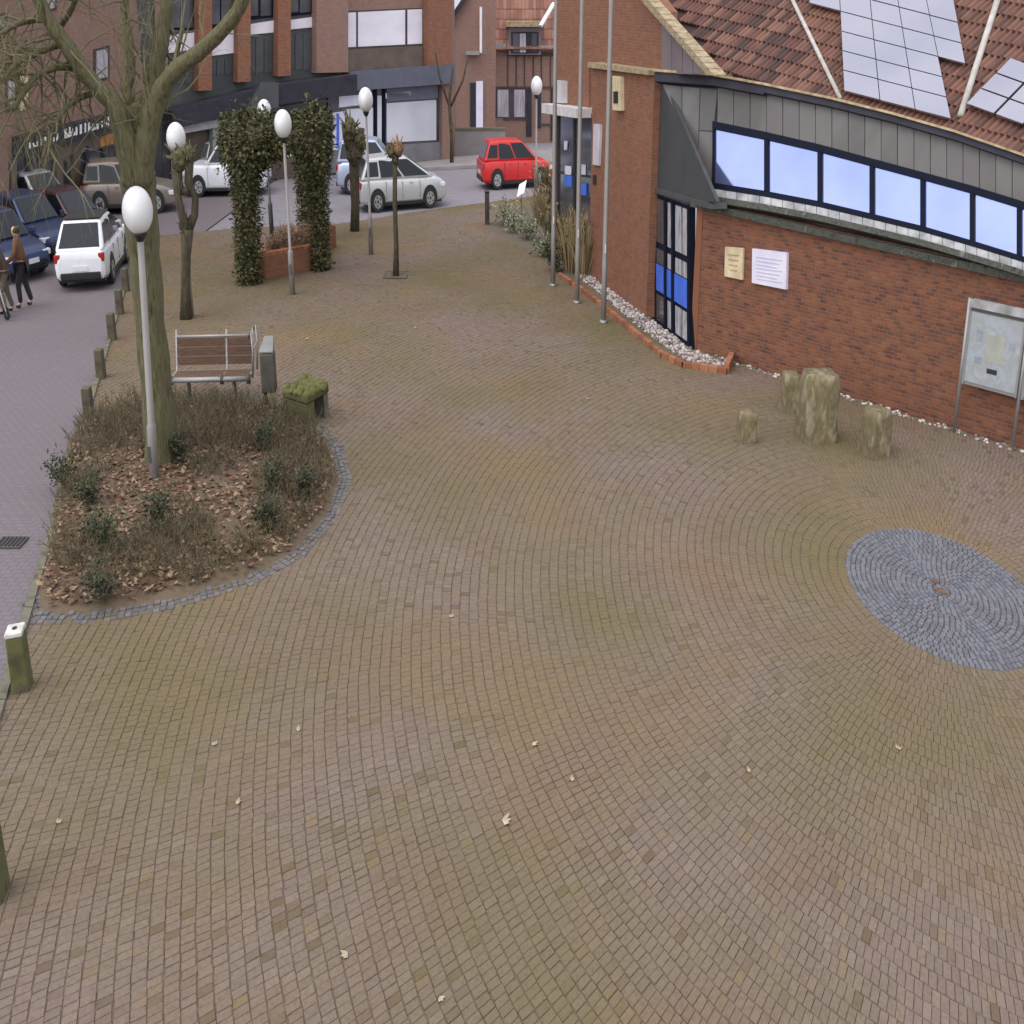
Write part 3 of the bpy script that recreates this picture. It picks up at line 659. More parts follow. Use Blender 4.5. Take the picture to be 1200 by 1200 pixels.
# ---------------------------------------------------------------- ivy pillars and brick planter
def ivy(lab, segs, blobs, base):
    p = G(*base); t = thing('ivy_pillar', lab, 'ivy pillar', (p.x, p.y, 0), 'ivy clad pillars round the planter', world=True); Y = p.y; k = (Y + 3) / FPX
    core = MB(); fo = MB()
    for pts in segs:
        q = [AT(u, v, Y) for u, v, r_ in pts]; rr = [r_ * k * .82 for u, v, r_ in pts]; core.path(q, rr, 9)
        for i in range(len(pts) - 1):
            n = int(26 * abs(pts[i][1] - pts[i + 1][1]) * (pts[i][2] / 12) / 4) + 60
            for _ in range(n * 3):
                s = random.random(); c = q[i] + (q[i + 1] - q[i]) * s; r_ = (pts[i][2] + (pts[i + 1][2] - pts[i][2]) * s) * k
                a = random.uniform(0, 6.28); r_ *= (random.uniform(1.1, 1.5) if random.random() < .07 else random.uniform(.74, 1.12)) * (1 + .18 * mnoise.noise(Vector((a, c.z * 2, Y))))
                o = Vector((math.cos(a) * r_, math.sin(a) * r_ / NW, random.gauss(0, .05)))
                fo.leaf(c + o, (math.cos(a) + random.gauss(0, .5), math.sin(a) + random.gauss(0, .5), random.gauss(-.5, .5)), random.uniform(.06, .12), .06, (math.cos(a), math.sin(a), .6))
    for u, v, ru, rv in blobs:
        c = AT(u, v, Y); n = int(ru * rv * 2.2)
        b_ = MB(); b_.sphere((0, 0, 0), 1, 10, 7); core.add([(c.x + a.x * ru * k * .78, c.y + a.y * ru * k * 1.25, c.z + a.z * rv * k * .78) for a in b_.v], b_.f)
        for _ in range(n):
            d = Vector((random.gauss(0, 1), random.gauss(0, 1), random.gauss(0, 1))).normalized(); s = (random.uniform(1.1, 1.45) if random.random() < .08 else random.uniform(.75, 1.1)) * (1 + .22 * mnoise.noise(d * 2 + Vector((u, v, 0))))
            fo.leaf(c + Vector((d.x * ru * k * s, d.y * ru * k * 1.6 * s, d.z * rv * k * s)), d + Vector((random.gauss(0, .5), random.gauss(0, .5), random.gauss(-.4, .5))), random.uniform(.06, .13), .065, d + Vector((0, 0, .5)))
    core.build('trunk', BARKD, t, smooth=True); fo.build('foliage', IVY, t)
ivy('front left ivy pillar with the widest leafy head', [[(291, 333, 10.5), (290, 290, 10.5), (289, 240, 12), (288, 195, 16)]], [(288, 170, 24, 34), (280, 154, 18, 17), (305, 158, 26, 22), (326, 158, 22, 20), (308, 178, 18, 14), (268, 165, 9, 22)], (291, 332))
ivy('rear ivy pillar just behind the right front one', [[(362, 286, 9), (361, 240, 9.5), (359, 190, 12)]], [(352, 160, 16, 26), (336, 152, 20, 16)], (362, 284))
ivy('front right ivy pillar at the end of the brick planter', [[(376, 317, 8), (375, 270, 8), (372, 225, 9.5), (370, 190, 13)]], [(369, 163, 19, 32), (372, 145, 15, 15)], (376, 316))
p0, p1 = G(303, 328), G(372, 315); pl = thing('brick_planter', 'low red brick planter with dry brown plants between the ivy pillars', 'planter', G(338, 325), world=True)
back = Vector((0, 3.0, 0)); c4 = [p0, p1, p1 + back, p0 + back]
for i in range(4):
    a, b = c4[i], c4[(i + 1) % 4]; d = (b - a).normalized(); n = Vector((d.y, -d.x, 0)) * -.24; n.x *= NW
    m = MB(); m.slab([a, b, b + n, a + n], [q + Vector((0, 0, .5)) for q in (a, b, b + n, a + n)]); m.build('wall', BRK2, pl, uv=True)
    nb = 9 if i % 2 == 0 else 11
    for k in range(nb):
        e0, e1 = a + (b - a) * ((k + .04) / nb), a + (b - a) * ((k + .96) / nb); z0, z1 = Vector((0, 0, .502)), Vector((0, 0, .575))
        m = MB(); m.slab([e0 + z0, e1 + z0, e1 + n + z0, e0 + n + z0], [q + z1 for q in (e0, e1, e1 + n, e0 + n)]); m.build('coping_brick', EDGE, pl)
m = MB(); m.add([q + Vector((0, 0, .42)) for q in c4], [(0, 1, 2, 3)]); m.build('soil', EARTH, pl)
t = thing('dry_plants', 'dry brown shrubs standing in the brick planter', 'plants', (p0 + p1) / 2 + Vector((0, 1.2, .42)), world=True); m = MB()
for k in range(420):
    q = p0 + (p1 - p0) * random.uniform(.08, .92) + Vector((0, random.uniform(.3, 2.6), .42)); a = random.uniform(0, 6.28)
    m.path([q, q + Vector((math.cos(a) * .06, math.sin(a) * .1, random.uniform(.2, .5)))], [.008, .003], 3, cap=False)
    m.leaf(q + Vector((0, 0, random.uniform(.1, .4))), (math.cos(a), math.sin(a), .4), .11, .06, (0, 0, 1))
kind(m.build('stems', nmat('dry_red_stem', [(.10, .055, .035), (.20, .12, .07)], 5, .9, 0, isl=.7), t), 'stuff')

# ---------------------------------------------------------------- cars
def car(name, lab, px, heading, L, W, H, body, rear_h=.92, hood=.80, cab=(-.47, .22, -.36, .05), grp=None, roof=None, loc=None):
    p = loc or G(*px); t = thing(name, lab, 'car', (p.x, p.y, 0), grp); h = heading
    B = lambda mb, n, mat, par=t, **k: mb.build(n, mat, par, h, True, **k)
    zb = .60 * H; lo = .2; Rw = .315
    # lower body: loft of cross sections along the length
    st = [(-L / 2, .40, .55, lo + .16, zb * .80), (-L / 2 + .07, .465, .6, lo + .05, zb * rear_h), (-L * .40, .495, .6, lo, zb), (-L * .2, .5, .6, lo, zb), (L * .1, .5, .6, lo, zb * .985), (L * .22, .498, .6, lo, zb * .97),
          (L / 2 - .62, .485, .55, lo, zb * (hood + .09)), (L / 2 - .28, .455, .55, lo, zb * hood), (L / 2 - .07, .41, .5, lo + .04, zb * hood * .86), (L / 2, .34, .5, lo + .12, zb * hood * .68)]
    m = MB(); n = 12
    for x, w_, k, z0, z1 in st:
        hw = w_ * W; dz = z1 - z0
        half = [(hw * .86, z0), (hw * .97, z0 + dz * .13), (hw, z0 + dz * .45), (hw * .99, z0 + dz * .72), (hw * .955, z0 + dz * .92), (hw * .86, z1)]
        for y, z in half: m.v.append(Vector((x, y, z)))
        for y, z in reversed(half): m.v.append(Vector((x, -y, z)))
    for i in range(len(st) - 1):
        for k in range(n): m.f.append((i * n + k, i * n + (k + 1) % n, (i + 1) * n + (k + 1) % n, (i + 1) * n + k))
    m.f.append(tuple(range(n))); m.f.append(tuple((len(st) - 1) * n + k for k in range(n)))
    B(m, 'body', body, smooth=False, bevel=.055, seg=3)
    # greenhouse
    x0, x1, x2, x3 = cab[0] * L, cab[1] * L, cab[2] * L, cab[3] * L
    yb, yt = .46 * W, .37 * W; zB = zb * .97
    c = [Vector((x0, -yb, zB)), Vector((x1, -yb * .97, zB)), Vector((x1, yb * .97, zB)), Vector((x0, yb, zB)), Vector((x2, -yt, H - .03)), Vector((x3, -yt, H - .03)), Vector((x3, yt, H - .03)), Vector((x2, yt, H - .03))]
    xm = (x2 + x3) / 2; top = [Vector((xm, -yt * 1.02, H)), Vector((xm, yt * 1.02, H))]
    m = MB(); m.add(c + top, [(0, 1, 5, 8, 4), (2, 3, 7, 9, 6), (3, 0, 4, 7), (1, 2, 6, 5), (4, 8, 9, 7), (8, 5, 6, 9), (3, 2, 1, 0)]); B(m, 'cabin', body, bevel=.08, seg=3)
    if roof: B(MB().box((xm, 0, H + .002), ((x3 - x2) * .96, yt * 1.9, .02)), 'roof_panel', roof)
    def glass(q, s0, s1, t0, t1, name='window'):
        f = lambda s, t_: (q[0] * (1 - s) + q[1] * s) * (1 - t_) + (q[3] * (1 - s) + q[2] * s) * t_
        nn = (q[1] - q[0]).cross(q[3] - q[0]).normalized(); ctr = Vector((0, 0, zB))
        if nn.dot(f(.5, .5) - Vector((xm, 0, zb))) < 0: nn = -nn
        a = [f(s0, t0) + nn * .014, f(s1, t0) + nn * .014, f(s1, t1) + nn * .014, f(s0, t1) + nn * .014]
        m = MB(); m.slab(a, [k - nn * .03 for k in a]); B(m, name, CARGL)
    for q in ([c[0], c[1], c[5], c[4]], [c[3], c[2], c[6], c[7]]):
        glass(q, .05, .25, .18, .84, 'quarter_window'); glass(q, .28, .58, .12, .90); glass(q, .61, .95, .12, .90)
    glass([c[1], c[2], c[6], c[5]], .07, .93, .06, .93, 'windscreen'); glass([c[0], c[3], c[7], c[4]], .08, .92, .14, .9, 'rear_window')
    for sx in (-1, 1):
        for sy in (-1, 1):
            ax = sx * L * .30; y = sy * (W / 2 - .085)
            m = MB(); m.lathe([(Rw * .62, -.10), (Rw * .93, -.10), (Rw, -.06), (Rw, .06), (Rw * .93, .10), (Rw * .62, .10)], 22, (ax, y, Rw), 'y'); wh = B(m, 'wheel', RUB, smooth=False)
            m = MB(); m.lathe([(Rw * .63, -.07), (Rw * .63, .07)], 18, (ax, y + sy * .036, Rw), 'y'); B(m, 'rim', ALU, wh)
            m = MB(); m.lathe([(Rw * .16, -.01), (Rw * .16, .01)], 10, (ax, y + sy * .108, Rw), 'y'); B(m, 'hub_cap', DPOLE, wh)
            for k in range(5):
                a = k * 1.2566; m = MB(); m.box((ax + math.cos(a + .63) * Rw * .42, y + sy * .1055, Rw + math.sin(a + .63) * Rw * .42), (.055, .006, .055)); B(m, 'rim_gap', BLACK, wh)
            m = MB(); m.lathe([(Rw * 1.17, -.012), (Rw * 1.17, .012)], 24, (ax, sy * (W / 2 - .01), Rw + .02), 'y')
            m.v = [Vector((v.x, v.y, max(v.z, lo - .02))) for v in m.v]; B(m, 'wheel_arch', BLACK)
    for sy in (-1, 1):
        B(MB().box((-L / 2 + .075, sy * .405 * W, zb * .83), (.12, .11 * W, .19)), 'tail_light', nmat('tail_light_red', [(.30, .012, .012), (.45, .03, .025)], 3, .2, 0), bevel=.02)
        B(MB().box((L / 2 - .20, sy * .37 * W, zb * hood * .80), (.26, .17 * W, .13)), 'headlight', nmat('headlight_glass', [(.55, .56, .60), (.75, .76, .80)], 3, .12, 0), bevel=.02)
        B(MB().box((x1 * .78 + .05, sy * (W / 2 + .075), zb + .05), (.11, .17, .12)), 'door_mirror', body, bevel=.02)
        for xx in (-L * .085, L * .11): B(MB().box((xx - .1, sy * (W * .497 + .006), zb * .86), (.17, .02, .03)), 'door_handle', body)
        for xx in (-L * .20, -L * .015, L * .185): B(MB().box((xx, sy * (W * .4955), (lo + zb) / 2 + .05), (.010, .018, (zb - lo) * .72)), 'door_seam', BLACK)
        B(MB().box((0, sy * (W * .485), lo + .03), (L * .42, .05, .09)), 'sill', BLACK)
    B(MB().box((-L / 2 + .02, 0, lo + .14), (.10, W * .74, .16)), 'rear_bumper', BLACK, bevel=.02)
    B(MB().box((-L / 2 - .012, 0, zb * .58), (.02, .52, .11)), 'number_plate', WHITE)
    B(MB().box((L / 2 - .015, 0, lo + .17), (.09, W * .6, .17)), 'grille', BLACK, bevel=.02)
    B(MB().box((L / 2 + .022, 0, lo + .24), (.02, .52, .11)), 'number_plate', WHITE)
    B(MB().box((0, 0, lo + .02), (L * .88, W * .84, .10)), 'underbody', BLACK)
    return t
SILV = nmat('silver_car_paint', [(.50, .50, .51), (.56, .56, .57)], 1, .3, 0, .35)
REDP = nmat('red_car_paint', [(.52, .020, .022), (.58, .030, .030)], 1, .28, 0)
WHTP = nmat('white_car_paint', [(.72, .73, .77), (.78, .79, .83)], 1, .28, 0)
BLUP = nmat('dark_blue_car_paint', [(.022, .035, .085), (.03, .05, .12)], 1, .25, 0, .3)
MARP = nmat('maroon_car_paint', [(.045, .018, .024), (.06, .025, .03)], 1, .25, 0, .2)
TANP = nmat('beige_car_paint', [(.20, .17, .145), (.26, .22, .19)], 1, .3, 0, .3)
LBLP = nmat('pale_blue_car_paint', [(.40, .44, .58), (.46, .50, .64)], 1, .3, 0, .3)
g_ = 'cars parked round the square'
def uh(a, b):
    d = G(*b) - G(*a); return math.atan2(d.y, d.x / NW)
car('silver_minivan', 'silver minivan standing in the cross street behind the thin sapling', (470, 242), uh((430, 248), (507, 241)) - R(2), 4.4, 1.76, 1.57, SILV, rear_h=.98, hood=.90, cab=(-.488, .36, -.40, .04), grp=g_)
car('red_hatchback', 'bright red hatchback seen from behind near the grass bed', (604, 217.5), R(15), 4.15, 1.70, 1.56, REDP, rear_h=.97, hood=.84, cab=(-.482, .27, -.40, .05), grp=g_)
car('white_hatchback', 'white hatchback with a black rear window at the kerb bollards', (113, 321), R(103), 4.2, 1.80, 1.45, WHTP, rear_h=.98, hood=.84, cab=(-.485, .25, -.31, .02), grp=g_, roof=MATS['black_plastic'])
car('white_suv', 'white sport utility car half hidden behind the left ivy pillar', (268, 226), R(186), 4.4, 1.84, 1.68, WHTP, rear_h=.98, hood=.90, cab=(-.485, .22, -.42, .05), grp=g_)
car('silver_saloon', 'silver grey car behind the white sport utility car', (243, 214), R(185), 4.3, 1.75, 1.45, SILV, grp=g_)
car('beige_estate', 'beige car parked along the shops behind the big mossy trunk', (158, 246), R(8), 4.4, 1.75, 1.50, TANP, cab=(-.48, .22, -.42, .05), grp=g_)
car('dark_blue_saloon', 'dark blue car nearest to the two walkers', (38, 296), R(-28), 4.3, 1.78, 1.46, BLUP, cab=(-.44, .22, -.33, .04), grp=g_)
car('silver_hatchback', 'silver car with a pale windscreen frame behind the dark blue car', (50, 264), R(-30), 4.1, 1.72, 1.48, SILV, cab=(-.47, .24, -.38, .03), grp=g_)
car('maroon_saloon', 'dark maroon car between the dark blue car and the white hatchback', (86, 283), R(-24), 4.3, 1.76, 1.36, MARP, cab=(-.44, .20, -.33, .02), grp=g_)
car('dark_estate', 'dark blue green car cut by the left edge behind the walkers', (2, 318), R(-30), 4.3, 1.76, 1.42, BLUP, cab=(-.48, .22, -.42, .04), grp=g_)
car('pale_blue_hatchback', 'pale blue car hidden behind the silver minivan', (440, 224), R(4), 4.0, 1.74, 1.72, LBLP, cab=(-.488, .25, -.42, .04), grp=g_)

# ---------------------------------------------------------------- people and a wheeled walker
SKIN = nmat('skin', [(.42, .24, .17), (.52, .31, .23)], 5, .6, 0)
def skin_mesh(name, J, E, mat, parent, sub=1):
    me = bpy.data.meshes.new('rough'); names = list(J); me.from_pydata([J[k][0] for k in names], [(names.index(a), names.index(b)) for a, b in E], [])
    o = bpy.data.objects.new('rough', me); COL.objects.link(o); md = o.modifiers.new('s', 'SKIN')
    for i, k in enumerate(names):
        r_ = J[k][1]; me.skin_vertices[0].data[i].radius = r_ if isinstance(r_, tuple) else (r_, r_)
    me.skin_vertices[0].data[0].use_root = True
    if sub: s2 = o.modifiers.new('d', 'SUBSURF'); s2.levels = s2.render_levels = sub
    dg = bpy.context.evaluated_depsgraph_get(); ev = bpy.data.meshes.new_from_object(o.evaluated_get(dg))
    bpy.data.objects.remove(o); bpy.data.meshes.remove(me)
    return ev
def person(lab, px, h, heading, jacket, trousers, lean=0.0, hold=True, hair=None):
    p = G(*px); t = thing('person', lab, 'person', (p.x, p.y, 0)); k = h / 1.75
    def put(name, ev, mat):
        ca, sa = math.cos(heading), math.sin(heading)
        for v in ev.vertices: x, y = v.co.x * k, v.co.y * k; v.co = ((x * ca - y * sa) * NW, x * sa + y * ca, v.co.z * k)
        ev.name = name; ev.materials.clear(); ev.materials.append(mat); ev.shade_smooth(); o = bpy.data.objects.new(name, ev); COL.objects.link(o); o.parent = t; return o
    # x ahead, y to the left: walking, one foot forward, hands to the front
    J = {'pel': ((0, 0, .95), (.13, .15)), 'wai': ((.01, 0, 1.1), (.11, .14)), 'che': ((.03 + lean, 0, 1.32), (.14, .19)), 'nec': ((.05 + lean, 0, 1.47), .07), 'cha': ((.08 + lean, 0, 1.55), (.10, .095)), 'hea': ((.07 + lean, 0, 1.63), (.165, .14)), 'cro': ((.06 + lean, 0, 1.72), (.11, .10)), 'nos': ((.165 + lean, 0, 1.62), .018)}
    E = [('pel', 'wai'), ('wai', 'che'), ('che', 'nec'), ('nec', 'cha'), ('cha', 'hea'), ('hea', 'cro'), ('hea', 'nos')]
    for s, sg in (('l', 1), ('r', -1)):
        st = .16 * sg; hx = .40 if hold else (.10 - .2 * sg)
        J.update({s + 'hip': ((0, .09 * sg, .88), .095), s + 'kne': ((.06 + st * .6, .10 * sg, .50), .062), s + 'ank': ((st - .02, .10 * sg, .09), .048), s + 'toe': ((st + .14, .11 * sg, .045), .035),
                  s + 'sho': ((.03 + lean, .19 * sg, 1.42), .062), s + 'elb': ((.05 + hx * .25, .25 * sg, 1.14), .046), s + 'wri': ((hx * .9 + .04, .22 * sg, .99 if hold else .92), .03), s + 'pal': ((hx + .10, .215 * sg, .97 if hold else .84), (.026, .034))})
        E += [('pel', s + 'hip'), (s + 'hip', s + 'kne'), (s + 'kne', s + 'ank'), (s + 'ank', s + 'toe'), ('che', s + 'sho'), (s + 'sho', s + 'elb'), (s + 'elb', s + 'wri'), (s + 'wri', s + 'pal')]
        for f in range(4):
            y = .215 * sg + (f - 1.5) * .018; l = (.07, .08, .075, .06)[f]; b = Vector(J[s + 'pal'][0]); dn = -.02 if hold else -.05
            J['%sf%d' % (s, f)] = ((b.x + (l * .5 if hold else .01), y, b.z + (0 if hold else -.04)), .0095); J['%sg%d' % (s, f)] = ((b.x + (l * .75 if hold else .02), y, b.z + dn - (0 if hold else l * .7)), .008)
            E += [(s + 'pal', '%sf%d' % (s, f)), ('%sf%d' % (s, f), '%sg%d' % (s, f))]
        b = Vector(J[s + 'wri'][0]); J[s + 'th'] = ((b.x + .06, b.y - .045 * sg, b.z - .02), .011); E.append((s + 'wri', s + 'th'))
    put('body', skin_mesh('body', J, E, SKIN, t), SKIN)
    gb = lambda ks, es, g, sub=1: skin_mesh('g', {q: (J[q][0], tuple(a * g for a in (J[q][1] if isinstance(J[q][1], tuple) else (J[q][1],) * 2))) for q in ks}, es, None, None, sub)
    put('jacket', gb(['pel', 'wai', 'che', 'nec', 'lsho', 'rsho', 'lelb', 'relb', 'lwri', 'rwri'], [('pel', 'wai'), ('wai', 'che'), ('che', 'nec'), ('che', 'lsho'), ('che', 'rsho'), ('lsho', 'lelb'), ('rsho', 'relb'), ('lelb', 'lwri'), ('relb', 'rwri')], 1.55), jacket)
    put('trousers', gb(['pel', 'lhip', 'rhip', 'lkne', 'rkne', 'lank', 'rank'], [('pel', 'lhip'), ('pel', 'rhip'), ('lhip', 'lkne'), ('rhip', 'rkne'), ('lkne', 'lank'), ('rkne', 'rank')], 1.6), trousers)
    for s in 'lr':
        JJ = {'a': ((Vector(J[s + 'ank'][0]) + Vector((0, 0, -.045)))[:], .05), 'b': ((Vector(J[s + 'toe'][0]) + Vector((.02, 0, 0)))[:], .046)}
        put('shoe', skin_mesh('g', JJ, [('a', 'b')], None, None), BLACK)
    hv = Vector(J['hea'][0]); JJ = {'a': ((hv.x - .02, 0, hv.z + .085), (.13, .13)), 'b': ((hv.x - .045, 0, hv.z + .01), (.15, .16)), 'c': ((hv.x - .07, 0, hv.z - .08), (.10, .12))}
    put('hair', skin_mesh('g', JJ, [('a', 'b'), ('b', 'c')], None, None, 1), hair or BARKD)
    m = MB()
    for sg in (-1, 1): m.sphere((hv.x + .115, sg * .035, hv.z - .005), .012, 6, 4)
    eye = m.build('eyes', BLACK, t); put_v = eye.data
    ca, sa = math.cos(heading), math.sin(heading)
    for v in put_v.vertices: x, y = v.co.x * k, v.co.y * k; v.co = ((x * ca - y * sa) * NW, x * sa + y * ca, v.co.z * k)
    return t
JACK = nmat('tan_brown_jacket', [(.12, .058, .026), (.165, .08, .038)], 6, .9, .3)
JACK2 = nmat('dull_brown_coat', [(.07, .045, .03), (.11, .07, .045)], 6, .9, .3)
DTRO = nmat('dark_trousers', [(.014, .013, .017), (.026, .024, .030)], 6, .9, .2)
GTRO = nmat('beige_trousers', [(.10, .085, .065), (.15, .125, .10)], 6, .9, .2)
pa = person('person in a tan brown jacket and dark trousers walking beside a friend', (31, 359), 1.68, R(200), JACK, DTRO)
pb = person('person in a dull brown coat and beige trousers pushing a wheeled walker', (10, 366), 1.52, R(215), JACK2, GTRO, .04)
p = G(14, 366); t = thing('wheeled_walker', 'pale metal wheeled walker in front of the two walking people', 'walker', (p.x + .02, p.y - .55, 0)); ww = MB()
for s in (-1, 1):
    MB().path([(-.10, s * .26, .08), (.02, s * .26, .62), (.26, s * .26, .95), (.36, s * .26, .95)], .022, 7).build('side_frame', WHITE, t, R(215), True, True)
    MB().path([(.02, s * .26, .62), (.30, s * .26, .08)], .02, 7).build('strut', WHITE, t, R(215), True, True)
    for x in (-.10, .30): MB().lathe([(.09, -.02), (.09, .02)], 14, (x, s * .26, .09), 'y').build('wheel', RUB, t, R(215), True)
MB().box((.06, 0, .58), (.26, .5, .04)).build('seat', DPOLE, t, R(215), True, bevel=.01)
MB().box((-.04, 0, .38), (.18, .42, .24)).build('basket', CONC, t, R(215), True, bevel=.01)

# ---------------------------------------------------------------- town hall on the right
PL, PR, WL, WR = (Vector((*q, 0)) for q in (tuple(G(690, 322)[:2]), tuple(G(757, 372)[:2]), tuple(G(810, 408)[:2]), tuple(G(1200, 527)[:2])))
PIER = wall_plane(PL, PR); GAB = PIER.off(-.22); BW = wall_plane(WL, WR); DOORP = wall_plane(G(766, 372), G(810, 409))
bd = (WR - WL).normalized(); TIL = R(24); Z3 = Vector((0, 0, 1))
CL = Plane(WL + Z3 * 2.66 - BW.n * .06, BW.n * math.cos(TIL) + Z3 * math.sin(TIL))
def wallslab(a, b, z0, z1, n, th=.3, m=None):
    m = m or MB(); q = [a + Z3 * z0, b + Z3 * z0, b + Z3 * z1, a + Z3 * z1]; return m.slab(q, [k - n * th for k in q])
hall = thing('town_hall_gable', 'tall orange brown brick gable with a glazed entrance behind the flagpoles', 'building', PR, world=True)
pslab(GAB, [(650, 300), (654, -120), (676, -120), (776, 14), (777, 84), (690, 78), (690, 330)], 0, .3).build('wall', BRK2, hall, uv=True)
pslab(GAB, [(777, 84), (777, 300), (690, 340), (690, 78)], -.05, .2).build('inner_wall', BRK2, hall, uv=True)
m = MB(); q = [PL, PR, PR - PIER.n * .45, PL - PIER.n * .45]; zt = [ZH(PL.y, 78), ZH(PR.y, 86)] * 1
m.slab(q, [PL + Z3 * zt[0], PR + Z3 * zt[1], q[2] + Z3 * zt[1], q[3] + Z3 * zt[0]]); m.build('pier', BRK2, hall, uv=True)
pslab(PIER, [(694, 73), (767, 82), (767, 88), (694, 79)], .10, .5).build('ledge', VERGE, hall)
us = [778, 790, 803, 815, 838]
for i in range(4):
    a, b = us[i], us[i + 1] - .8; f = lambda u: 16 + (u - 777) * 1.13
    pslab(GAB, [(a, f(a)), (b, f(b)), (b, 87), (a, 86)], .04, .06).build('slate_panel', SLATEP, hall)
for k in range(14):
    t0, t1 = k / 14, (k + .93) / 14; A_, B_ = (752, -12), (842, 88); f = lambda t, o: (A_[0] + (B_[0] - A_[0]) * t + o, A_[1] + (B_[1] - A_[1]) * t)
    pslab(GAB, [f(t0, -3), f(t0, 6), f(t1, 6), f(t1, -3)], .16, .22).build('verge_tile', VERGE, hall)
pslab(GAB, [(655, 132), (699, 138), (696, 330), (653, 300)], .03, .1).build('entrance_glazing', DGLASS, hall)
for u in (656, 675.5, 679, 697): pslab(GAB, [(u - 1.2, 133), (u + 1.2, 133), (u + .4, 310), (u - 1.6, 310)], .06, .08).build('glazing_bar', BLACK, hall)
pslab(GAB, [(655, 200), (697, 206), (697, 209), (655, 203)], .06, .08).build('glazing_bar', BLACK, hall)
pslab(GAB, [(653, 121), (695, 127), (695, 138), (653, 132)], .40, .45).build('canopy', nmat('pale_canopy', [(.50, .46, .46), (.66, .62, .62)], 3, .6, .1), hall)
pslab(GAB, [(655, 94), (665, 95), (665, 121), (655, 120)], .12, .12).build('panel', nmat('pale_panel', [(.44, .42, .44), (.55, .53, .55)], 3, .6, .1), hall)
for q, mt in (([(664, 205), (673, 206), (673, 219), (664, 218)], BLUE), ([(665, 194), (672, 195), (672, 205), (665, 204)], LILAC), ([(682, 214), (690, 215), (690, 229), (682, 228)], BLUE), ([(682, 192), (689, 193), (689, 205), (682, 204)], SHOPW), ([(664, 165), (668, 165), (667, 176), (664, 175)], LILAC)):
    pslab(GAB, q, .068, .02).build('door_notice', mt, hall)
pslab(PIER, [(698, 145), (706, 146), (704, 194), (697, 193)], .05, .05).build('letter_box_panel', nmat('lilac_grey_panel', [(.50, .47, .52), (.62, .59, .64)], 3, .5, .05), hall)
pslab(PIER, [(696, 205), (699, 205), (699, 216), (696, 215)], .03, .03).build('bell_box', BLACK, hall)
wl = thing('wall_lamp', 'narrow pale wall lamp high on the brick pier', 'wall lamp', PIER.hit(728, 110), world=True)
pslab(PIER, [(723, 89), (732, 90), (732, 130), (723, 129)], .10, .10).build('housing', CREAM, wl, bevel=.01)
pslab(PIER, [(725, 107), (730, 107), (730, 121), (725, 121)], .115, .02).build('lens', BLACK, wl)

annex = thing('town_hall_annex', 'low brick annex with leaning zinc cladding and a long strip of windows', 'building', WL, world=True)
BE = WL + bd * 13
def bwz(t): return 2.64 - .19 * t / (WR - WL).length
m = MB(); q = [WL, BE, BE + Z3 * bwz(13), WL + Z3 * bwz(0)]; m.slab(q, [k - BW.n * .35 for k in q]); m.build('brick_wall', BRK, annex, uv=True)
m = MB(); e0 = WL + BW.n * .012 - bd * .01; q = [e0, e0 + bd * .16, e0 + bd * .16 + Z3 * 2.6, e0 + Z3 * 2.6]; m.slab(q, [k - BW.n * .3 for k in q]); m.build('wall_end', EDGE, annex)
# leaning cladding, windows
wu = [838, 901, 963.5, 1024.5, 1084, 1142, 1197, 1250, 1302]
wt = [148, 161, 175.5, 192, 208, 224, 241, 259, 277]; wb = [219, 229, 241, 255.5, 270, 287, 304, 322, 341]
lin = lambda x, X, Y: Y[0] + (Y[1] - Y[0]) * (x - X[0]) / (X[1] - X[0]) if x <= X[0] else next((Y[i] + (Y[i + 1] - Y[i]) * (x - X[i]) / (X[i + 1] - X[i]) for i in range(len(X) - 1) if X[i] <= x <= X[i + 1]), Y[-1])
EU = [772, 840, 900, 980, 1050, 1125, 1200, 1260, 1310]; EV = [88, 93, 104, 121, 138.5, 160, 186, 209, 229]
ev = lambda u: lin(u, EU, EV); wtf = lambda u: lin(u, wu, wt); wbf = lambda u: lin(u, wu, wb)
pslab(CL, [(776, 98), (840, 102)] + [(u, ev(u) + 8) for u in EU[2:]] + [(1310, 372), (1250, 351)] + [(u, wbf(u) + 20) for u in (1197, 1142, 1084, 1024, 963, 901, 838)], -.03, .12).build('sheathing', SLATE, annex)
u = 842.0
while u < 1300:
    b = u + 19.2 - .9; pslab(CL, [(u, ev(u) + 7), (b, ev(b) + 7), (b, wtf(b) - 5), (u, wtf(u) - 5)], .02 + random.uniform(0, .006), .04).build('zinc_panel', CLAD, annex); u += 19.2
for q in ([(777, 99), (799.5, 102), (799.5, 148)], [(800.4, 102), (821, 104), (818, 189), (800.4, 150)], [(821.9, 104), (841.4, 106), (836.5, 154), (820.3, 153)], [(820.3, 154), (836.4, 155), (834, 228), (818.6, 191)]):
    pslab(CL, q, .02, .04).build('zinc_panel', CLAD, annex)
def bar(pl, a, b, w_, off, th, name, mat, par, vert=False):
    o = (w_ / 2, 0) if vert else (0, w_ / 2)
    return pslab(pl, [(a[0] - o[0], a[1] - o[1]), (b[0] - o[0], b[1] - o[1]), (b[0] + o[0], b[1] + o[1]), (a[0] + o[0], a[1] + o[1])], off, th).build(name, mat, par)
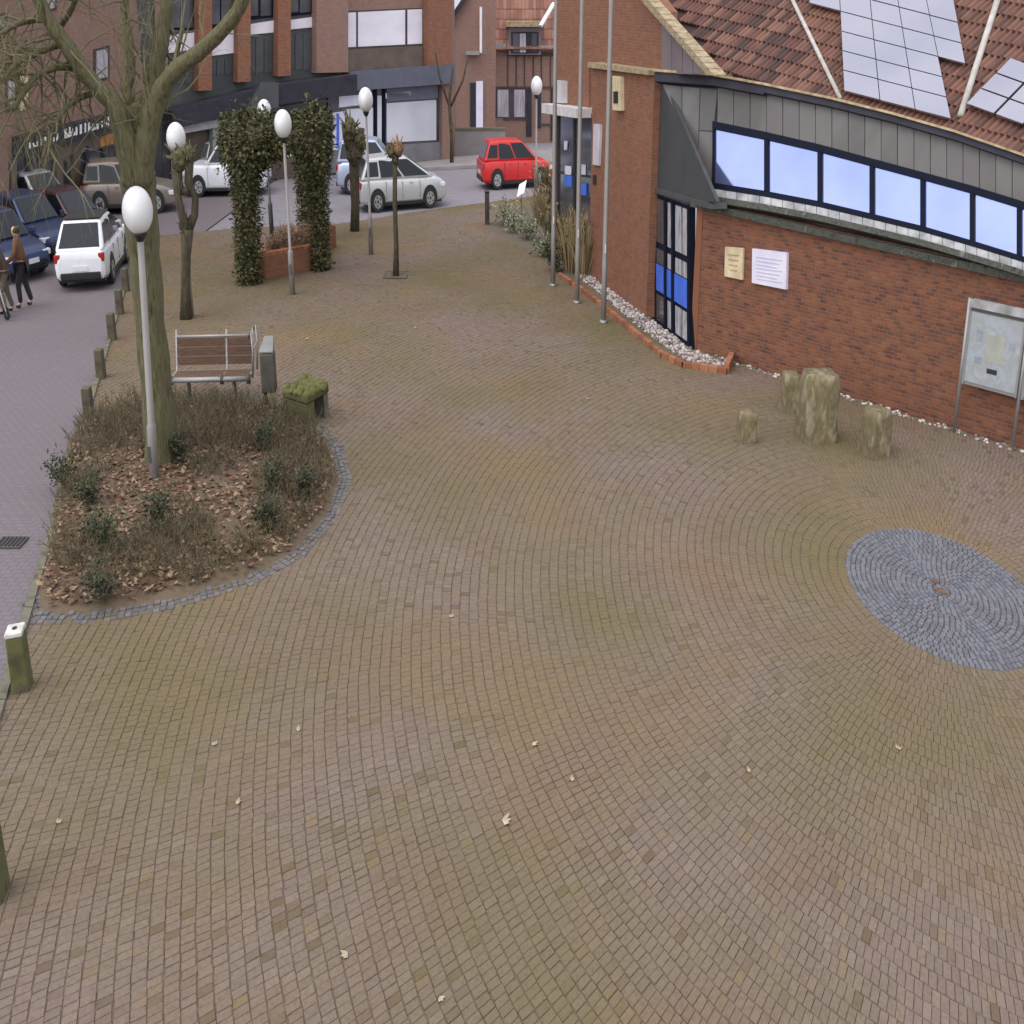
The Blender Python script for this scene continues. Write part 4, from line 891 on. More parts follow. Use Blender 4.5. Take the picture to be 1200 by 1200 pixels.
for i in range(8):
    fr = MB(); a, b = wu[i], wu[i + 1]
    for (p, q, w_, v_) in (((a, wt[i]), (b, wt[i + 1]), 9, False), ((a, wb[i]), (b, wb[i + 1]), 7, False)):
        o = w_ / 2; pslab(CL, [(p[0], p[1] - o), (q[0], q[1] - o), (q[0], q[1] + o), (p[0], p[1] + o)], .075, .08, fr)
    for k, x0, x1 in ((a, wt[i], wb[i]), (b, wt[i + 1], wb[i + 1])): 
        l = -2.6 if k == a else 2.6
        pslab(CL, [(min(k, k - l * .9), x0 + 3.2), (max(k, k - l * .9), x0 + 3.2), (max(k, k - l * .9), x1 - 2.7), (min(k, k - l * .9), x1 - 2.7)], .075, .08, fr)
    fo = fr.build('window', NAVY, annex)
    pslab(CL, [(a + 1.5, wt[i] + 3), (b - 1.5, wt[i + 1] + 3), (b - 1.5, wb[i + 1] - 2.5), (a + 1.5, wb[i] - 2.5)], .045, .02).build('pane', GLASSR, fo)
u = 840.0
while u < 1296:
    b = u + 13.4 - .8; pslab(CL, [(u, wbf(u) + 3.5), (b, wbf(b) + 3.5), (b, wbf(b) + 13), (u, wbf(u) + 13)], .07, .08).build('sill_panel', CLADL, annex); u += 13.4
q = [(835, 233), (840, 234)] ; uu = [836, 901, 963, 1024, 1084, 1142, 1197, 1250, 1302]
for i in range(8):
    a, b = uu[i], uu[i + 1]; pslab(CL, [(a, wbf(a) + 13.5), (b, wbf(b) + 13.5), (b, wbf(b) + 21), (a, wbf(a) + 21)], .16, .2).build('gutter', nmat('mossy_gutter', [(.025, .026, .026), (.075, .078, .06), (.04, .042, .034), (.14, .14, .12)], 7, .9, .6), annex)
m = MB(); a0 = WL + Z3 * 2.64 + BW.n * .10 - bd * .1
m.slab([a0, BE + Z3 * 2.27 + BW.n * .1, BE + Z3 * 2.15 + BW.n * .1, a0 - Z3 * .10], [k - BW.n * .13 for k in (a0, BE + Z3 * 2.27 + BW.n * .1, BE + Z3 * 2.15 + BW.n * .1, a0 - Z3 * .10)]); m.build('flashing', nmat('mossy_gutter', [], 1), annex)
for i in range(len(EU) - 1):
    a, b = EU[i], EU[i + 1]; h_ = 10 if i < 2 else 7.5
    pslab(CL, [(a, ev(a)), (b, ev(b)), (b, ev(b) + h_), (a, ev(a) + h_)], .12, .4).build('eave_fascia', FASC, annex)
    pslab(CL, [(a, ev(a) - 3.4), (b, ev(b) - 3.4), (b, ev(b) - .4), (a, ev(a) - .4)], .16, .3).build('eave_trim', VERGE, annex)
# recess with the glass door
pslab(DOORP, [(767, 94), (779, 94), (841, 236), (806, 240), (767, 226)], .02, .06).build('slate_wall', SLATE, annex)
pslab(DOORP, [(768, 219), (836, 239), (836, 245), (768, 225)], .06, .3).build('soffit', SLATE, annex)
vt = lambda u: 227 + (u - 768) * .35; vb = lambda u: 379 + (u - 768) * .73
def dq(u0, u1, t0, t1): return [(u0, vt(u0) + (vb(u0) - vt(u0)) * t0), (u1, vt(u1) + (vb(u1) - vt(u1)) * t0), (u1, vt(u1) + (vb(u1) - vt(u1)) * t1), (u0, vt(u0) + (vb(u0) - vt(u0)) * t1)]
door = pslab(DOORP, dq(767, 811, 0, 1), .0, .06).build('glass_door', NAVY, annex)
WGL = nmat('pale_streaked_pane', [(.16, .17, .19), (.48, .47, .50), (.22, .21, .22)], 2.5, .15, 0, stretch=(3, 3, .6))  # pale upright streaks in the pane colour
for u0, u1 in ((770, 780), (783, 789.5), (792, 799), (800.5, 807)):
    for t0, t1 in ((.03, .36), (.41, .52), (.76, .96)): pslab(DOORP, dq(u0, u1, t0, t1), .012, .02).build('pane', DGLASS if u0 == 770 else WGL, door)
for u0, u1 in ((770, 787.5), (790.5, 807)): pslab(DOORP, dq(u0, u1, .53, .73), .02, .03).build('blue_band', BLUE, door)
for u in (781.5, 790.2, 809): pslab(DOORP, dq(u - 1, u + 1, .01, .99), .05, .06).build('door_frame', NAVY, door)
# tiled roof with solar panels
RA = math.radians(40); e0, e1 = CL.hit(845, 92), CL.hit(1310, 230); ad = (e1 - e0).normalized(); hn = Vector((-BW.n.x, -BW.n.y, 0)); upv = (hn - ad * hn.dot(ad)).normalized(); upv = (upv * math.cos(RA) + Z3 * math.sin(RA)); rn = ad.cross(upv)
ROOF = Plane(e0 - upv * .05 - Z3 * .05, rn)
RP = [(768, -14), (846, 92), (900, 103), (984, 120), (1050, 137), (1125, 158.5), (1200, 184.5), (1310, 227), (1310, -30), (768, -30)]
pslab(ROOF, RP, -.04, .1).build('roof_deck', TILE, annex)
def uvp(P_): d = P_ - ROOF.p; return d.dot(ad), d.dot(upv)
poly = [uvp(ROOF.hit(*q)) for q in RP]; amin, amax = min(q[0] for q in poly), max(q[0] for q in poly); bmin, bmax = min(q[1] for q in poly), min(9, max(q[1] for q in poly))
hip = [uvp(ROOF.hit(*q)) for q in ((768, -30), (846, 91), (900, 101), (984, 117), (916, -30))]
mm = {0: MB(), 1: MB()}; ta, tb = .12, .27; j = 0; bb_ = bmin
while bb_ < bmax:
    aa = amin + (ta / 2 if j % 2 else 0)
    while aa < amax:
        pj = proj(ROOF.p + ad * (aa + ta / 2) + upv * (bb_ + tb * .45) + ROOF.n * .03)
        if inpoly(aa + ta / 2, bb_ + tb / 2, poly) and pj[1] < ev(min(1309, max(773, pj[0]))) - 2.5:
            z = random.gauss(0, .004); o = ROOF.p + ad * aa + upv * bb_ + ROOF.n * z
            pr_ = [(0, .03), (.3, .055), (.55, .05), (.8, .015), (.95, .012)]
            vs = [o + ad * (ta * s) + ROOF.n * h_ for s, h_ in pr_] + [o + ad * (ta * s) + upv * (tb * 1.08) + ROOF.n * (h_ - .03) for s, h_ in pr_] + [o + ad * (ta * s) + ROOF.n * -.02 for s, h_ in pr_]
            mm[0 if inpoly(aa + ta / 2, bb_ + tb / 2, hip) else 1].add(vs, [(i, i + 1, 6 + i, 5 + i) for i in range(4)] + [(10 + i, 11 + i, i + 1, i) for i in range(4)])
        aa += ta
    bb_ += tb; j += 1
kind(mm[0].build('roof_tile', TILE, annex), 'stuff'); kind(mm[1].build('roof_tile', TILEP, annex), 'stuff')
hp = [ROOF.hit(*q) + ROOF.n * .05 for q in ((914, -30), (986, 118))]; MB().path(hp, .035, 8).build('hip_flashing', PALEF, annex, smooth=True)
hp = [ROOF.hit(*q) + ROOF.n * .07 for q in ((1178, -20), (1127, 140))]; MB().path(hp, .05, 8).build('valley_pipe', PALEF, annex, smooth=True)
arr = thing('solar_array', 'block of pale shining solar panels on the tiled roof left of the valley', 'solar panels', ROOF.hit(1050, 90), world=True)
sx = [(952, 948), (987, 993), (1022, 1034.5), (1054, 1074), (1087, 1113)]
def col(i, v):
    a, b = sx[i] if i < 5 else (1119, 1142); return a + (b - a) * v / 125
rows = [-28, -1, 22, 45, 67.5, 90, 114]
def sq(i0, i1, r0, r1):
    def c(i, r):
        v = r
        for _ in range(6): v = r + .27 * (col(i, v) - 993)
        return (col(i, v), v)
    A_, B_, C_, D_ = c(i0, r0), c(i1, r0), c(i1, r1), c(i0, r1); mx = sum(q[0] for q in (A_, B_, C_, D_)) / 4; my = sum(q[1] for q in (A_, B_, C_, D_)) / 4
    return [(q[0] + (mx - q[0]) * .025, q[1] + (my - q[1]) * .05) for q in (A_, B_, C_, D_)]
for i in range(5):
    for k in range(6):
        if (i == 0 and k > 1) or (i == 4 and k > 2): continue
        pslab(ROOF, sq(i, i + 1, rows[k], rows[k + 1]), .14, .04).build('solar_panel', SOLAR, arr)
arr = thing('solar_array', 'smaller block of solar panels right of the valley at the picture edge', 'solar panels', ROOF.hit(1180, 110), world=True)
for k in range(3):
    for i in range(4):
        f = lambda s, t: (1134 + 17.5 * t + 34 * s - (0 if s < 1 else 0) + s * 0, 129.5 - 18 * t + 12.5 * s)
        e = .04; pslab(ROOF, [f(i + e, k + e), f(i + 1 - e, k + e), f(i + 1 - e, k + 1 - e), f(i + e, k + 1 - e)], .14, .04).build('solar_panel', SOLAR, arr)
# signs on the brick wall
t = thing('wall_plaque', 'small cream coloured plaque on the brick annex wall', 'plaque', BW.hit(862, 308), world=True)
pslab(BW, [(852, 289), (873, 290.5), (872, 328), (851, 323.5)], .05, .05).build('plate', CREAM, t, bevel=.008)
m = MB()
for k in range(4): pslab(BW, [(855 + k, 297 + k * 6), (869 - k, 298.5 + k * 6), (869 - k, 300 + k * 6), (855 + k, 298.5 + k * 6)], .056, .008, m)
m.build('worn_relief', nmat('relief_line', [(.34, .25, .13), (.40, .30, .17)], 5, .9, 0), t)
t = thing('notice_sign', 'pale lilac notice sign right of the cream plaque on the brick wall', 'sign', BW.hit(904, 315), world=True)
pslab(BW, [(884, 291), (924.5, 296), (923.5, 339), (883.5, 331)], .05, .05).build('plate', LILAC, t)
m = MB()
for k in range(7):
    r_ = 300 + k * 4.3; pslab(BW, [(889, r_), (919 - (k % 3) * 3, r_ + 4.4), (919 - (k % 3) * 3, r_ + 5.5), (889, r_ + 1.1)], .056, .007, m)
m.build('faded_text_line', nmat('faded_print', [(.48, .45, .60), (.54, .51, .64)], 5, .6, 0), t)
# notice board stand
N0, N1 = G(1118, 507), G(1186, 528); nd = (N1 - N0).normalized(); NP = wall_plane(N0, N1); nl = (N1 - N0).length
nb = thing('notice_board', 'glazed metal notice board on posts with a faded map before the brick wall', 'notice board', N0, world=True)
for k in range(3): MB().path([N0 + nd * nl * k, N0 + nd * nl * k + Z3 * 2.0], .026, 8).build('post', STEEL, nb, smooth=True)
def nbox(a, b, z0, z1, o, th): m = MB(); q = [N0 + nd * a + Z3 * z0, N0 + nd * b + Z3 * z0, N0 + nd * b + Z3 * z1, N0 + nd * a + Z3 * z1]; q = [k + NP.n * o for k in q]; return m.slab(q, [k - NP.n * th for k in q])
for k in range(2):
    a, b = nl * k + .035, nl * (k + 1) - .035; zz = 1.98
    cs_ = nbox(a, b, .76, zz, .0, .07).build('case', STEEL, nb)
    nbox(a + .03, b - .03, .81, zz - .13, .012, .01).build('map_sheet', PAPER, cs_)
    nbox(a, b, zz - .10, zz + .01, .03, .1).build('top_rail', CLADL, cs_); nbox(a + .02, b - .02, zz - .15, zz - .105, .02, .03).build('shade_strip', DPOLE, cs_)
    nbox(a, a + .035, .76, zz - .1, .02, .03).build('frame_bar', STEEL, cs_); nbox(b - .035, b, .76, zz - .1, .02, .03).build('frame_bar', STEEL, cs_)
    c_ = (a + b) / 2; MB().slab(*[[q + NP.n * o for q in (N0 + nd * (c_ - .07) + Z3 * 1.0, N0 + nd * (c_ + .1) + Z3 * 1.0, N0 + nd * (c_ + .1) + Z3 * 1.07, N0 + nd * (c_ - .07) + Z3 * 1.07)] for o in (.016, .012)]).build('printed_block', FASC, cs_)
    for (x, z, w_, h_, mt) in ((-.22, 1.5, .1, .16, NOTE), (.02, 1.35, .3, .4, nmat('map_patch', [(.30, .32, .28), (.38, .38, .33)], 5, .5, 0)), (.25, 1.45, .1, .1, NOTE), (-.2, 1.15, .12, .1, NOTE)):
        x *= nl / .85; nbox(c_ + x - w_ / 2, c_ + x + w_ / 2, z - h_ / 2, z + h_ / 2, .015, .003).build('map_patch', mt, cs_)
# brick edging and pebbles at the foot of the hall
ed = thing('brick_edging', 'low orange brown brick edging at the foot of the pier and glass door', 'edging', G(775, 415), world=True)
EP = [G(*q) for q in ((655, 324), (690, 348), (716, 369), (746, 394), (776, 419), (800, 430), (851, 438))]
EP2 = [G(851, 438), G(857, 424)]
for poly_, hh in ((EP, .10), (EP2, .18)):
    for i in range(len(poly_) - 1):
        a, b = poly_[i], poly_[i + 1]; d = b - a; ln = math.hypot(d.x / NW, d.y); n = max(1, round(ln / .25)); pn = Vector((d.y * NW, -d.x / NW, 0)).normalized(); pn = Vector((pn.x * NW, pn.y, 0)) * .075
        for k in range(n):
            p0, p1 = a + d * ((k + .03) / n), a + d * ((k + .97) / n); z = Z3 * (hh + random.gauss(0, .004))
            MB().slab([p0 - pn - Z3 * .03, p1 - pn - Z3 * .03, p1 + pn - Z3 * .03, p0 + pn - Z3 * .03], [p0 - pn + z, p1 - pn + z, p1 + pn + z, p0 + pn + z]).build('brick', EDGE, ed)
PG = [tuple(G(*q)[:2]) for q in ((672, 322), (690, 321), (757, 371), (768, 379), (806, 407), (850, 427), (846, 432), (802, 422), (778, 406), (748, 383), (718, 357), (690, 334))]
m = MB(); x0, x1, y0, y1 = min(q[0] for q in PG), max(q[0] for q in PG), min(q[1] for q in PG), max(q[1] for q in PG)
def peb(m, x, y, s):
    b = MB(); b.sphere((0, 0, 0), 1, 6, 4); sx_, sy_ = s * random.uniform(.7, 1.2) * .75, s * random.uniform(.7, 1.2)
    m.add([(x + v.x * sx_, y + v.y * sy_, s * .3 + v.z * s * .6) for v in b.v], b.f)
k = 0
while k < 1000:
    x, y = random.uniform(x0, x1), random.uniform(y0, y1)
    if inpoly(x, y, PG): peb(m, x, y, random.uniform(.03, .06)); k += 1
kind(m.build('pebbles', PEB), 'stuff')
m = MB()
for k in range(260):
    q = WL + bd * (random.uniform(.7, 8.5)) + BW.n * random.uniform(.03, .2); peb(m, q.x, q.y, random.uniform(.018, .05))
kind(m.build('gravel_strip', nmat('mixed_pebble', [(.16, .14, .11), (.30, .27, .24), (.55, .50, .48)], 3, .9, 0, isl=.9)), 'stuff')
# ornamental grasses by the entrance
sheet('grass_bed_soil', GBED, -.006, EARTH)
def grass(px, h, lab, mat_, n=260, sp=.42):
    p = G(*px); t = thing('ornamental_grass', lab, 'grass tuft', (p.x, p.y, 0), 'dry grasses before the entrance'); m = MB(); m2 = MB()
    for k in range(n):
        a = random.uniform(0, 6.28); r_ = abs(random.gauss(0, sp)); e = Vector((math.cos(a) * r_, math.sin(a) * r_, h * random.uniform(.6, 1.05))); b = Vector((e.x * .25, e.y * .25, 0))
        m.path([b, b + (e - b) * .55 + Vector((0, 0, h * .12)), e], [.012, .009, .003], 3, cap=False)
        if k % 3 == 0: m2.leaf(e, (e.x, e.y, .4), .16, .05, (0, 0, 1))
    m.build('blades', mat_, t, 0, True); m2.build('seed_heads', STRAW, t, 0, True)
for px, h, lab, mt in (((632, 262), .9, 'straw coloured grass tuft just behind the small white sign', STRAW), ((668, 318), 1.35, 'tall straw grass between the middle and far flagpoles', STRAW), ((640, 246), 1.3, 'brown grass clump by the nose of the red car', OLIVE), ((648, 292), 1.0, 'olive grass clump left of the far flagpole', OLIVE), ((684, 322), 1.2, 'straw grass against the left edge of the brick pier', STRAW), ((655, 262), 1.3, 'tall brown grass in front of the dark entrance glass', OLIVE), ((672, 300), .9, 'olive grass clump behind the middle flagpole', OLIVE)): grass(px, h, lab, mt)
for px, h, lab in (((590, 264), .75, 'pale green shrub right of the timber bollard'), ((602, 272), .55, 'low green shrub at the front of the grass bed'), ((618, 280), .6, 'grey green shrub below the small white sign'), ((636, 300), .6, 'shrub at the middle of the grass bed edge'), ((652, 318), .7, 'dark green shrub at the foot of the far flagpole')):
    q = G(*px); shrub('bed_shrub', None, h, lab, LEAFG if 'dark' in lab else nmat('pale_green_leaf', [(.09, .11, .05), (.20, .22, .12), (.30, .30, .20)], 3, .7, 0, isl=.8), grp='shrubs in the grass bed', n=260, base=Vector((q.x, q.y, 0)), ls=.15, spread=1.1)
t = thing('garden_sign', 'small tilted white sign in the bed of dry grasses', 'sign', G(611, 268))
MB().path([(0, 0, 0), (0, 0, .95)], .02, 6).build('post', DPOLE, t, 0, True); m = MB(); m.slab([(-.22, -.05, .86), (.12, -.05, .98), (.24, .1, 1.30), (-.10, .1, 1.18)], [(-.22, -.02, .86), (.12, -.02, .98), (.24, .13, 1.30), (-.10, .13, 1.18)]); m.build('plate', WHITE, t, 0, True)

# ---------------------------------------------------------------- buildings across the streets
A0, A1, C0, C1 = G(0, 275), G(180, 222), G(400, 203), G(524, 189)
FA, FB, FC = wall_plane(A0, A1), wall_plane(A1, C0), wall_plane(C0, C1)
ha = thing('corner_shop_house', 'brown brick house with a dark shop sign behind the parked cars at the left', 'building', A1, world=True)
a_ = A0 + (A0 - A1) * .6
wallslab(a_, A1, 0, 9.5, FA.n).build('wall', BRK3, ha, uv=True)
for q, cw in (([(6, 90), (22, 84), (22, 128), (6, 133)], [(9, 94), (17, 91), (17, 122), (9, 126)]), ([(109, 58), (128, 53), (128, 93), (109, 97)], [(112, 60), (125, 57), (125, 90), (112, 93)]), ([(-6, 18), (8, 14), (8, 34), (-6, 38)], [(-4, 21), (6, 18), (6, 31), (-4, 34)]), ([(48, 0), (66, -4), (66, 12), (48, 16)], [(51, 1), (63, -2), (63, 9), (51, 12)])):
    fr = pslab(FA, q, .02, .08).build('window', DWOOD, ha); pslab(FA, cw, .035, .03).build('pane', CURT, fr)
pslab(FA, [(22.5, 89), (31, 90), (31, 126), (22.5, 130)], .05, .05).build('shutter', CREAM, ha)
pslab(FA, [(14, 160), (122, 133), (122, 152), (14, 183)], .35, .35).build('sign_fascia', FASC, ha)
m = MB(); random.seed(3); u = 20.0
while u < 117:
    w_ = random.uniform(2.0, 4.6); base = 174 - (u - 20) * .282; hgt = random.uniform(6, 12) if u > 60 else random.uniform(5, 9)
    if not 54 < u < 60:
        pslab(FA, [(u, base - hgt), (u + w_ * .45, base - hgt - .5), (u + w_ * .45, base - 1), (u, base)], .375, .02, m)
        if random.random() < .6: pslab(FA, [(u + w_ * .5, base - hgt * .55), (u + w_, base - hgt * .6), (u + w_, base - 1.5), (u + w_ * .5, base - 1)], .375, .02, m)
    u += w_ + random.uniform(.8, 1.7)
m.build('sign_lettering', WHITE, ha)
pslab(FA, [(10, 186), (140, 148), (140, 232), (10, 268)], .03, .06).build('shop_front', DGLASS, ha)
pslab(FA, [(44, 176), (140, 146), (140, 168), (44, 190)], .1, .08).build('awning_strip', BRNW, ha)
pslab(FA, [(113, 160), (128, 156), (128, 168), (113, 172)], .14, .06).build('warm_glow_panel', ORANGE, ha)  # orange panel stands in for the warm lit spot in the shop front
for u in (12, 30, 62, 82, 97, 117, 136):
    pslab(FA, [(u, 190 - u * .2), (u + (8 if u in (62, 82) else 3), 190 - u * .2), (u + (8 if u in (62, 82) else 3), 272 - u * .29), (u, 274 - u * .29)], .12, .1).build('shop_pillar', BRNW if u in (62, 82, 12) else FASC, ha)
hb = thing('slate_shop_building', 'dark slate shop building with brick pilasters and white window strips', 'building', C0, world=True)
wallslab(A1, C0, 0, 9.5, FB.n).build('wall', SLATE, hb)
pslab(FB, [(181, 110), (196, 110), (196, -80), (181, -80)], .05, .1).build('brick_flank', BRK3, hb, uv=True)
for u0, u1, v1 in ((227, 243, 105), (273, 288, 95), (320, 335, 88), (365, 402, 84)):
    pslab(FB, [(u0, -90), (u1, -90), (u1, v1), (u0, v1 + 1)], .35, .5).build('pilaster', BRK2 if u0 < 365 else BRK3, hb, uv=True)
for q in ([(197, 42), (227, 38), (227, 58), (197, 62)], [(243, 58), (273, 34), (273, 62), (243, 66)], [(288, 29), (320, 24), (320, 38), (288, 41)], [(335, 24), (365, 20), (365, 32), (335, 35)]):
    pslab(FB, q, .04, .05).build('window_blind', BLIND, hb)
for q in ([(197, -60), (227, -60), (227, 34), (197, 38)], [(243, -60), (273, -60), (273, 30), (243, 34)], [(288, -60), (320, -60), (320, 20), (288, 24)], [(335, -60), (365, -60), (365, 16), (335, 20)]):
    f_ = pslab(FB, q, .02, .05).build('window', NAVY, hb); 
    mx = (q[0][0] + q[1][0]) / 2
    for s in (q[0][0] + 1.5, mx + .8): pslab(FB, [(s, -58), (s + 12.5, -58), (s + 12.5, q[2][1] - 2), (s, q[2][1] - 1)], .035, .02).build('pane', DGLASS, f_)
for q in ([(244, 70), (272, 67), (272, 86), (244, 89)], [(289, 46), (319, 43), (319, 84), (289, 87)], [(336, 40), (364, 36), (364, 80), (336, 83)], [(197, 68), (226, 64), (226, 96), (197, 99)]):
    for k in range(3):
        t0, t1 = k / 3 + .01, (k + 1) / 3 - .02; x0, x1 = q[0][0], q[1][0]
        pslab(FB, [(x0 + (x1 - x0) * t0, q[0][1]), (x0 + (x1 - x0) * t1, q[1][1]), (x0 + (x1 - x0) * t1, q[2][1]), (x0 + (x1 - x0) * t0, q[3][1])], .03, .03).build('slate_panel', SLATE, hb)
pslab(FB, [(188, 128), (310, 98), (403, 86), (403, 108), (310, 121), (190, 149)], .9, .9).build('canopy', FASC, hb)
pslab(FB, [(290, 95), (272, 128), (310, 124), (310, 95)], 1.0, .1).build('canopy_panel', SLATE, hb)
pslab(FB, [(192, 148), (258, 137), (258, 146), (192, 158)], .5, .2).build('pale_fascia', nmat('pale_fascia_paint', [(.36, .34, .36), (.48, .46, .48)], 3, .6, .1), hb)
pslab(FB, [(190, 150), (400, 112), (400, 203), (190, 222)], .03, .05).build('shop_front', DGLASS, hb)
for u0, u1 in ((199, 207), (243, 257)): pslab(FB, [(u0, 147), (u1, 146), (u1, 216), (u0, 217)], .4, .3).build('column', nmat('grey_column', [(.26, .27, .26), (.34, .35, .34)], 3, .8, .1), hb)
pslab(FB, [(209, 156), (242, 150), (242, 212), (209, 216)], .08, .05).build('display_window', BRNW, hb)
pslab(FB, [(259, 130), (300, 124), (300, 150), (259, 154)], .5, .2).build('shop_sign', CREAM, hb)
for q in ([(322, 164), (329, 163), (329, 183), (322, 184)], [(333, 165), (337, 165), (341, 184), (336, 184)], [(341, 168), (347, 166), (344, 184), (341, 184)]): pslab(FB, q, .07, .03).build('window_poster', WHITE, hb)
pslab(FB, [(300, 188), (400, 180), (400, 203), (300, 211)], .1, .1).build('plinth', BRNW, hb)
for u0, u1 in ((286, 291), (306, 310), (366, 372)): pslab(FB, [(u0, 122), (u1, 121), (u1, 206), (u0, 207)], .3, .2).build('post', FASC, hb)
hc = thing('white_window_shop', 'brick shop building with one broad white upper window over a grey glass front', 'building', C1, world=True)
wallslab(C0, C1, 0, 9.5, FC.n).build('wall', BRK3, hc, uv=True)
C1b = C1 + Vector((.25, 3, 0)); wallslab(C1, C1b, 0, 9.5, Vector((1, -.1, 0))).build('side_wall', BRK3, hc, uv=True)
f_ = pslab(FC, [(402, 13), (495.5, 9), (495.5, 53), (402, 58)], .02, .1).build('window', DWOOD, hc)
for u0, u1 in ((403.5, 416.5), (419, 474), (477, 494)):
    g = lambda u, o: (14 if o == 0 else 55.5) - (u - 403) * .048 + (1 if o == 0 else 0)
    pslab(FC, [(u0, g(u0, 0)), (u1, g(u1, 0)), (u1, g(u1, 1)), (u0, g(u0, 1))], .035, .03).build('pane', BLIND, f_)
pslab(FC, [(402, 59), (494, 54), (494, 80), (402, 86)], .08, .1).build('timber_panel', BRNW, hc)
pslab(FC, [(495, -80), (523, -80), (523, 75), (495, 77)], .3, .3).build('brick_pier', BRK2, hc, uv=True)
pslab(FC, [(401, 84), (524, 75), (524, 97), (401, 106)], .45, .45).build('fascia', FASCB, hc)
pslab(FC, [(384, 108), (514, 98), (514, 190), (384, 202)], .03, .05).build('shop_front', DGLASS, hc)
for q, mt in (([(452, 121), (510, 117), (510, 164), (452, 167)], SHOPW), ([(441, 112), (446, 112), (446, 167), (441, 167)], SHOPW), ([(405, 128), (436, 126), (436, 174), (405, 176)], SHOPW), ([(389, 132), (403, 130), (403, 175), (389, 177)], LILAC), ([(450, 109), (480, 107), (480, 113), (450, 115.5)], BLIND), ([(396, 113), (420, 111), (420, 123), (396, 126)], LILAC), ([(452, 103), (512, 99), (512, 115), (452, 119)], FASCB)):
    pslab(FC, q, .06, .03).build('shop_pane' if mt is SHOPW else 'sign_panel', mt, hc)
pslab(FC, [(393, 133), (396, 133), (396, 174), (393, 174)], .075, .01).build('blue_stripe', BLUE, hc)
for u in (438.5, 448.5): pslab(FC, [(u - 1.4, 104), (u + 1.4, 104), (u + 1.2, 188), (u - 1.6, 188)], .1, .1).build('mullion', NAVY, hc)
pslab(FC, [(384, 176), (514, 166), (514, 190), (384, 203)], .12, .1).build('plinth', nmat('grey_plinth', [(.13, .12, .13), (.18, .17, .18)], 2, .8, .1), hc)
pslab(FC, [(514, 97), (525, 96), (524, 189), (514, 190)], .2, .2).build('brick_column', BRK3, hc, uv=True)
hd_ = thing('gable_house', 'brick house end with a dark sloping gable edge beyond the shops', 'building', AT(550, 150, 60), world=True)
FD = Plane((0, 60, 0), (0, -1, 0))
pslab(FD, [(518, 36), (549, -8), (575, -40), (582, -40), (580, 185), (518, 188)], 0, .3).build('wall', BRK3, hd_, uv=True)
m = pslab(FD, [(521, 38), (550, -6), (547, -10), (518, 34)], .2, .3); m.build('verge_board', FASC, hd_)
pslab(FD, [(514, -25), (548, -25), (548, -8), (518, 36)], -3, .3).build('pale_sky_patch', WHITE, hd_)  # white slab added in place of the pale patch of sky
MB().path([AT(563.5, 62, 59.7), AT(563.5, 8, 59.7)], .05, 6).build('downpipe', WHITE, hd_); pslab(FD, [(546, 60), (562, 60), (562, 64), (546, 64)], .4, .4).build('door_hood', RENDER, hd_)
pslab(FD, [(558, 95), (566, 95), (566, 172), (558, 172)], .08, .1).build('pale_door', LILAC, hd_); pslab(FD, [(551, 97), (557.5, 97), (557.5, 172), (551, 172)], .05, .08).build('dark_door', FASC, hd_)
gw = thing('garden_wall', 'low grey rendered wall across the street behind the red car', 'wall', AT(560, 190, 57), world=True)
FW = Plane((0, 57, 0), (0, -1, 0))
pslab(FW, [(532, 152), (592, 152), (592, 186), (532, 186)], 0, .25).build('wall', RENDER, gw); pslab(FW, [(531, 150), (593, 150), (593, 152.5), (531, 152.5)], .05, .35).build('coping', CONC, gw)
he = thing('timbered_house', 'brick house with black timbers and a red tiled roof with a dormer', 'building', AT(610, 165, 62), world=True)
FE = Plane((0, 62, 0), (0, -1, 0))
pslab(FE, [(567, 58), (700, 58), (700, 185), (567, 185)], 0, .3).build('wall', BRK3, he, uv=True)
TILEE = nmat('old_red_tile', [(.17, .075, .055), (.26, .125, .09)], 2.5, .85, .3, isl=.5)
ER = Plane(AT(600, 58, 61.6), (0, -1, .75))
pslab(ER, [(574, -40), (700, -40), (700, 60), (568, 56)], 0, .2).build('roof_deck', TILEE, he)
m = MB()
for j in range(16):
    for i in range(34):
        x0 = AT(572, 58, 61.6).x + i * .16; o = ER.p + Vector((x0 - ER.p.x, .6 * j * .5, .8 * j * .5)) * 1.0; uvw = Vector((0, .6, .8))
        m.slab([o + ER.n * .05, o + Vector((.15, 0, 0)) + ER.n * .03, o + Vector((.15, 0, 0)) + uvw * .5 + ER.n * .01, o + uvw * .5 + ER.n * .02], [o, o + Vector((.15, 0, 0)), o + Vector((.15, 0, 0)) + uvw * .5, o + uvw * .5])
kind(m.build('roof_tile', TILEE, he), 'stuff')
pslab(FE, [(565, 51), (593, 51), (593, 58), (565, 58)], .4, .4).build('gutter', RENDER, he); pslab(FE, [(632, 53), (660, 53), (660, 58), (632, 58)], .4, .4).build('gutter', RENDER, he)
dm = pslab(FE, [(596, 30), (634, 30), (634, 64), (596, 64)], .3, 3).build('dormer', SLATEP, he); pslab(FE, [(593, 25), (635, 25), (635, 31), (593, 31)], .6, 3).build('dormer_roof_edge', VERGE, dm)
pslab(FE, [(599, 37), (631, 37), (631, 62), (599, 62)], .34, .05).build('window_frame', FASC, dm)
for u0, u1 in ((601, 608), (609, 616), (623, 629)): pslab(FE, [(u0, 39), (u1, 39), (u1, 61), (u0, 61)], .36, .03).build('pane', CURT if u0 == 609 else DGLASS, dm)
MB().path([FE.hit(633, 30) + Vector((0, -.8, 0)), FE.hit(649, 4) + Vector((0, -.2, 0))], .09, 6).build('verge_board', WHITE, he)
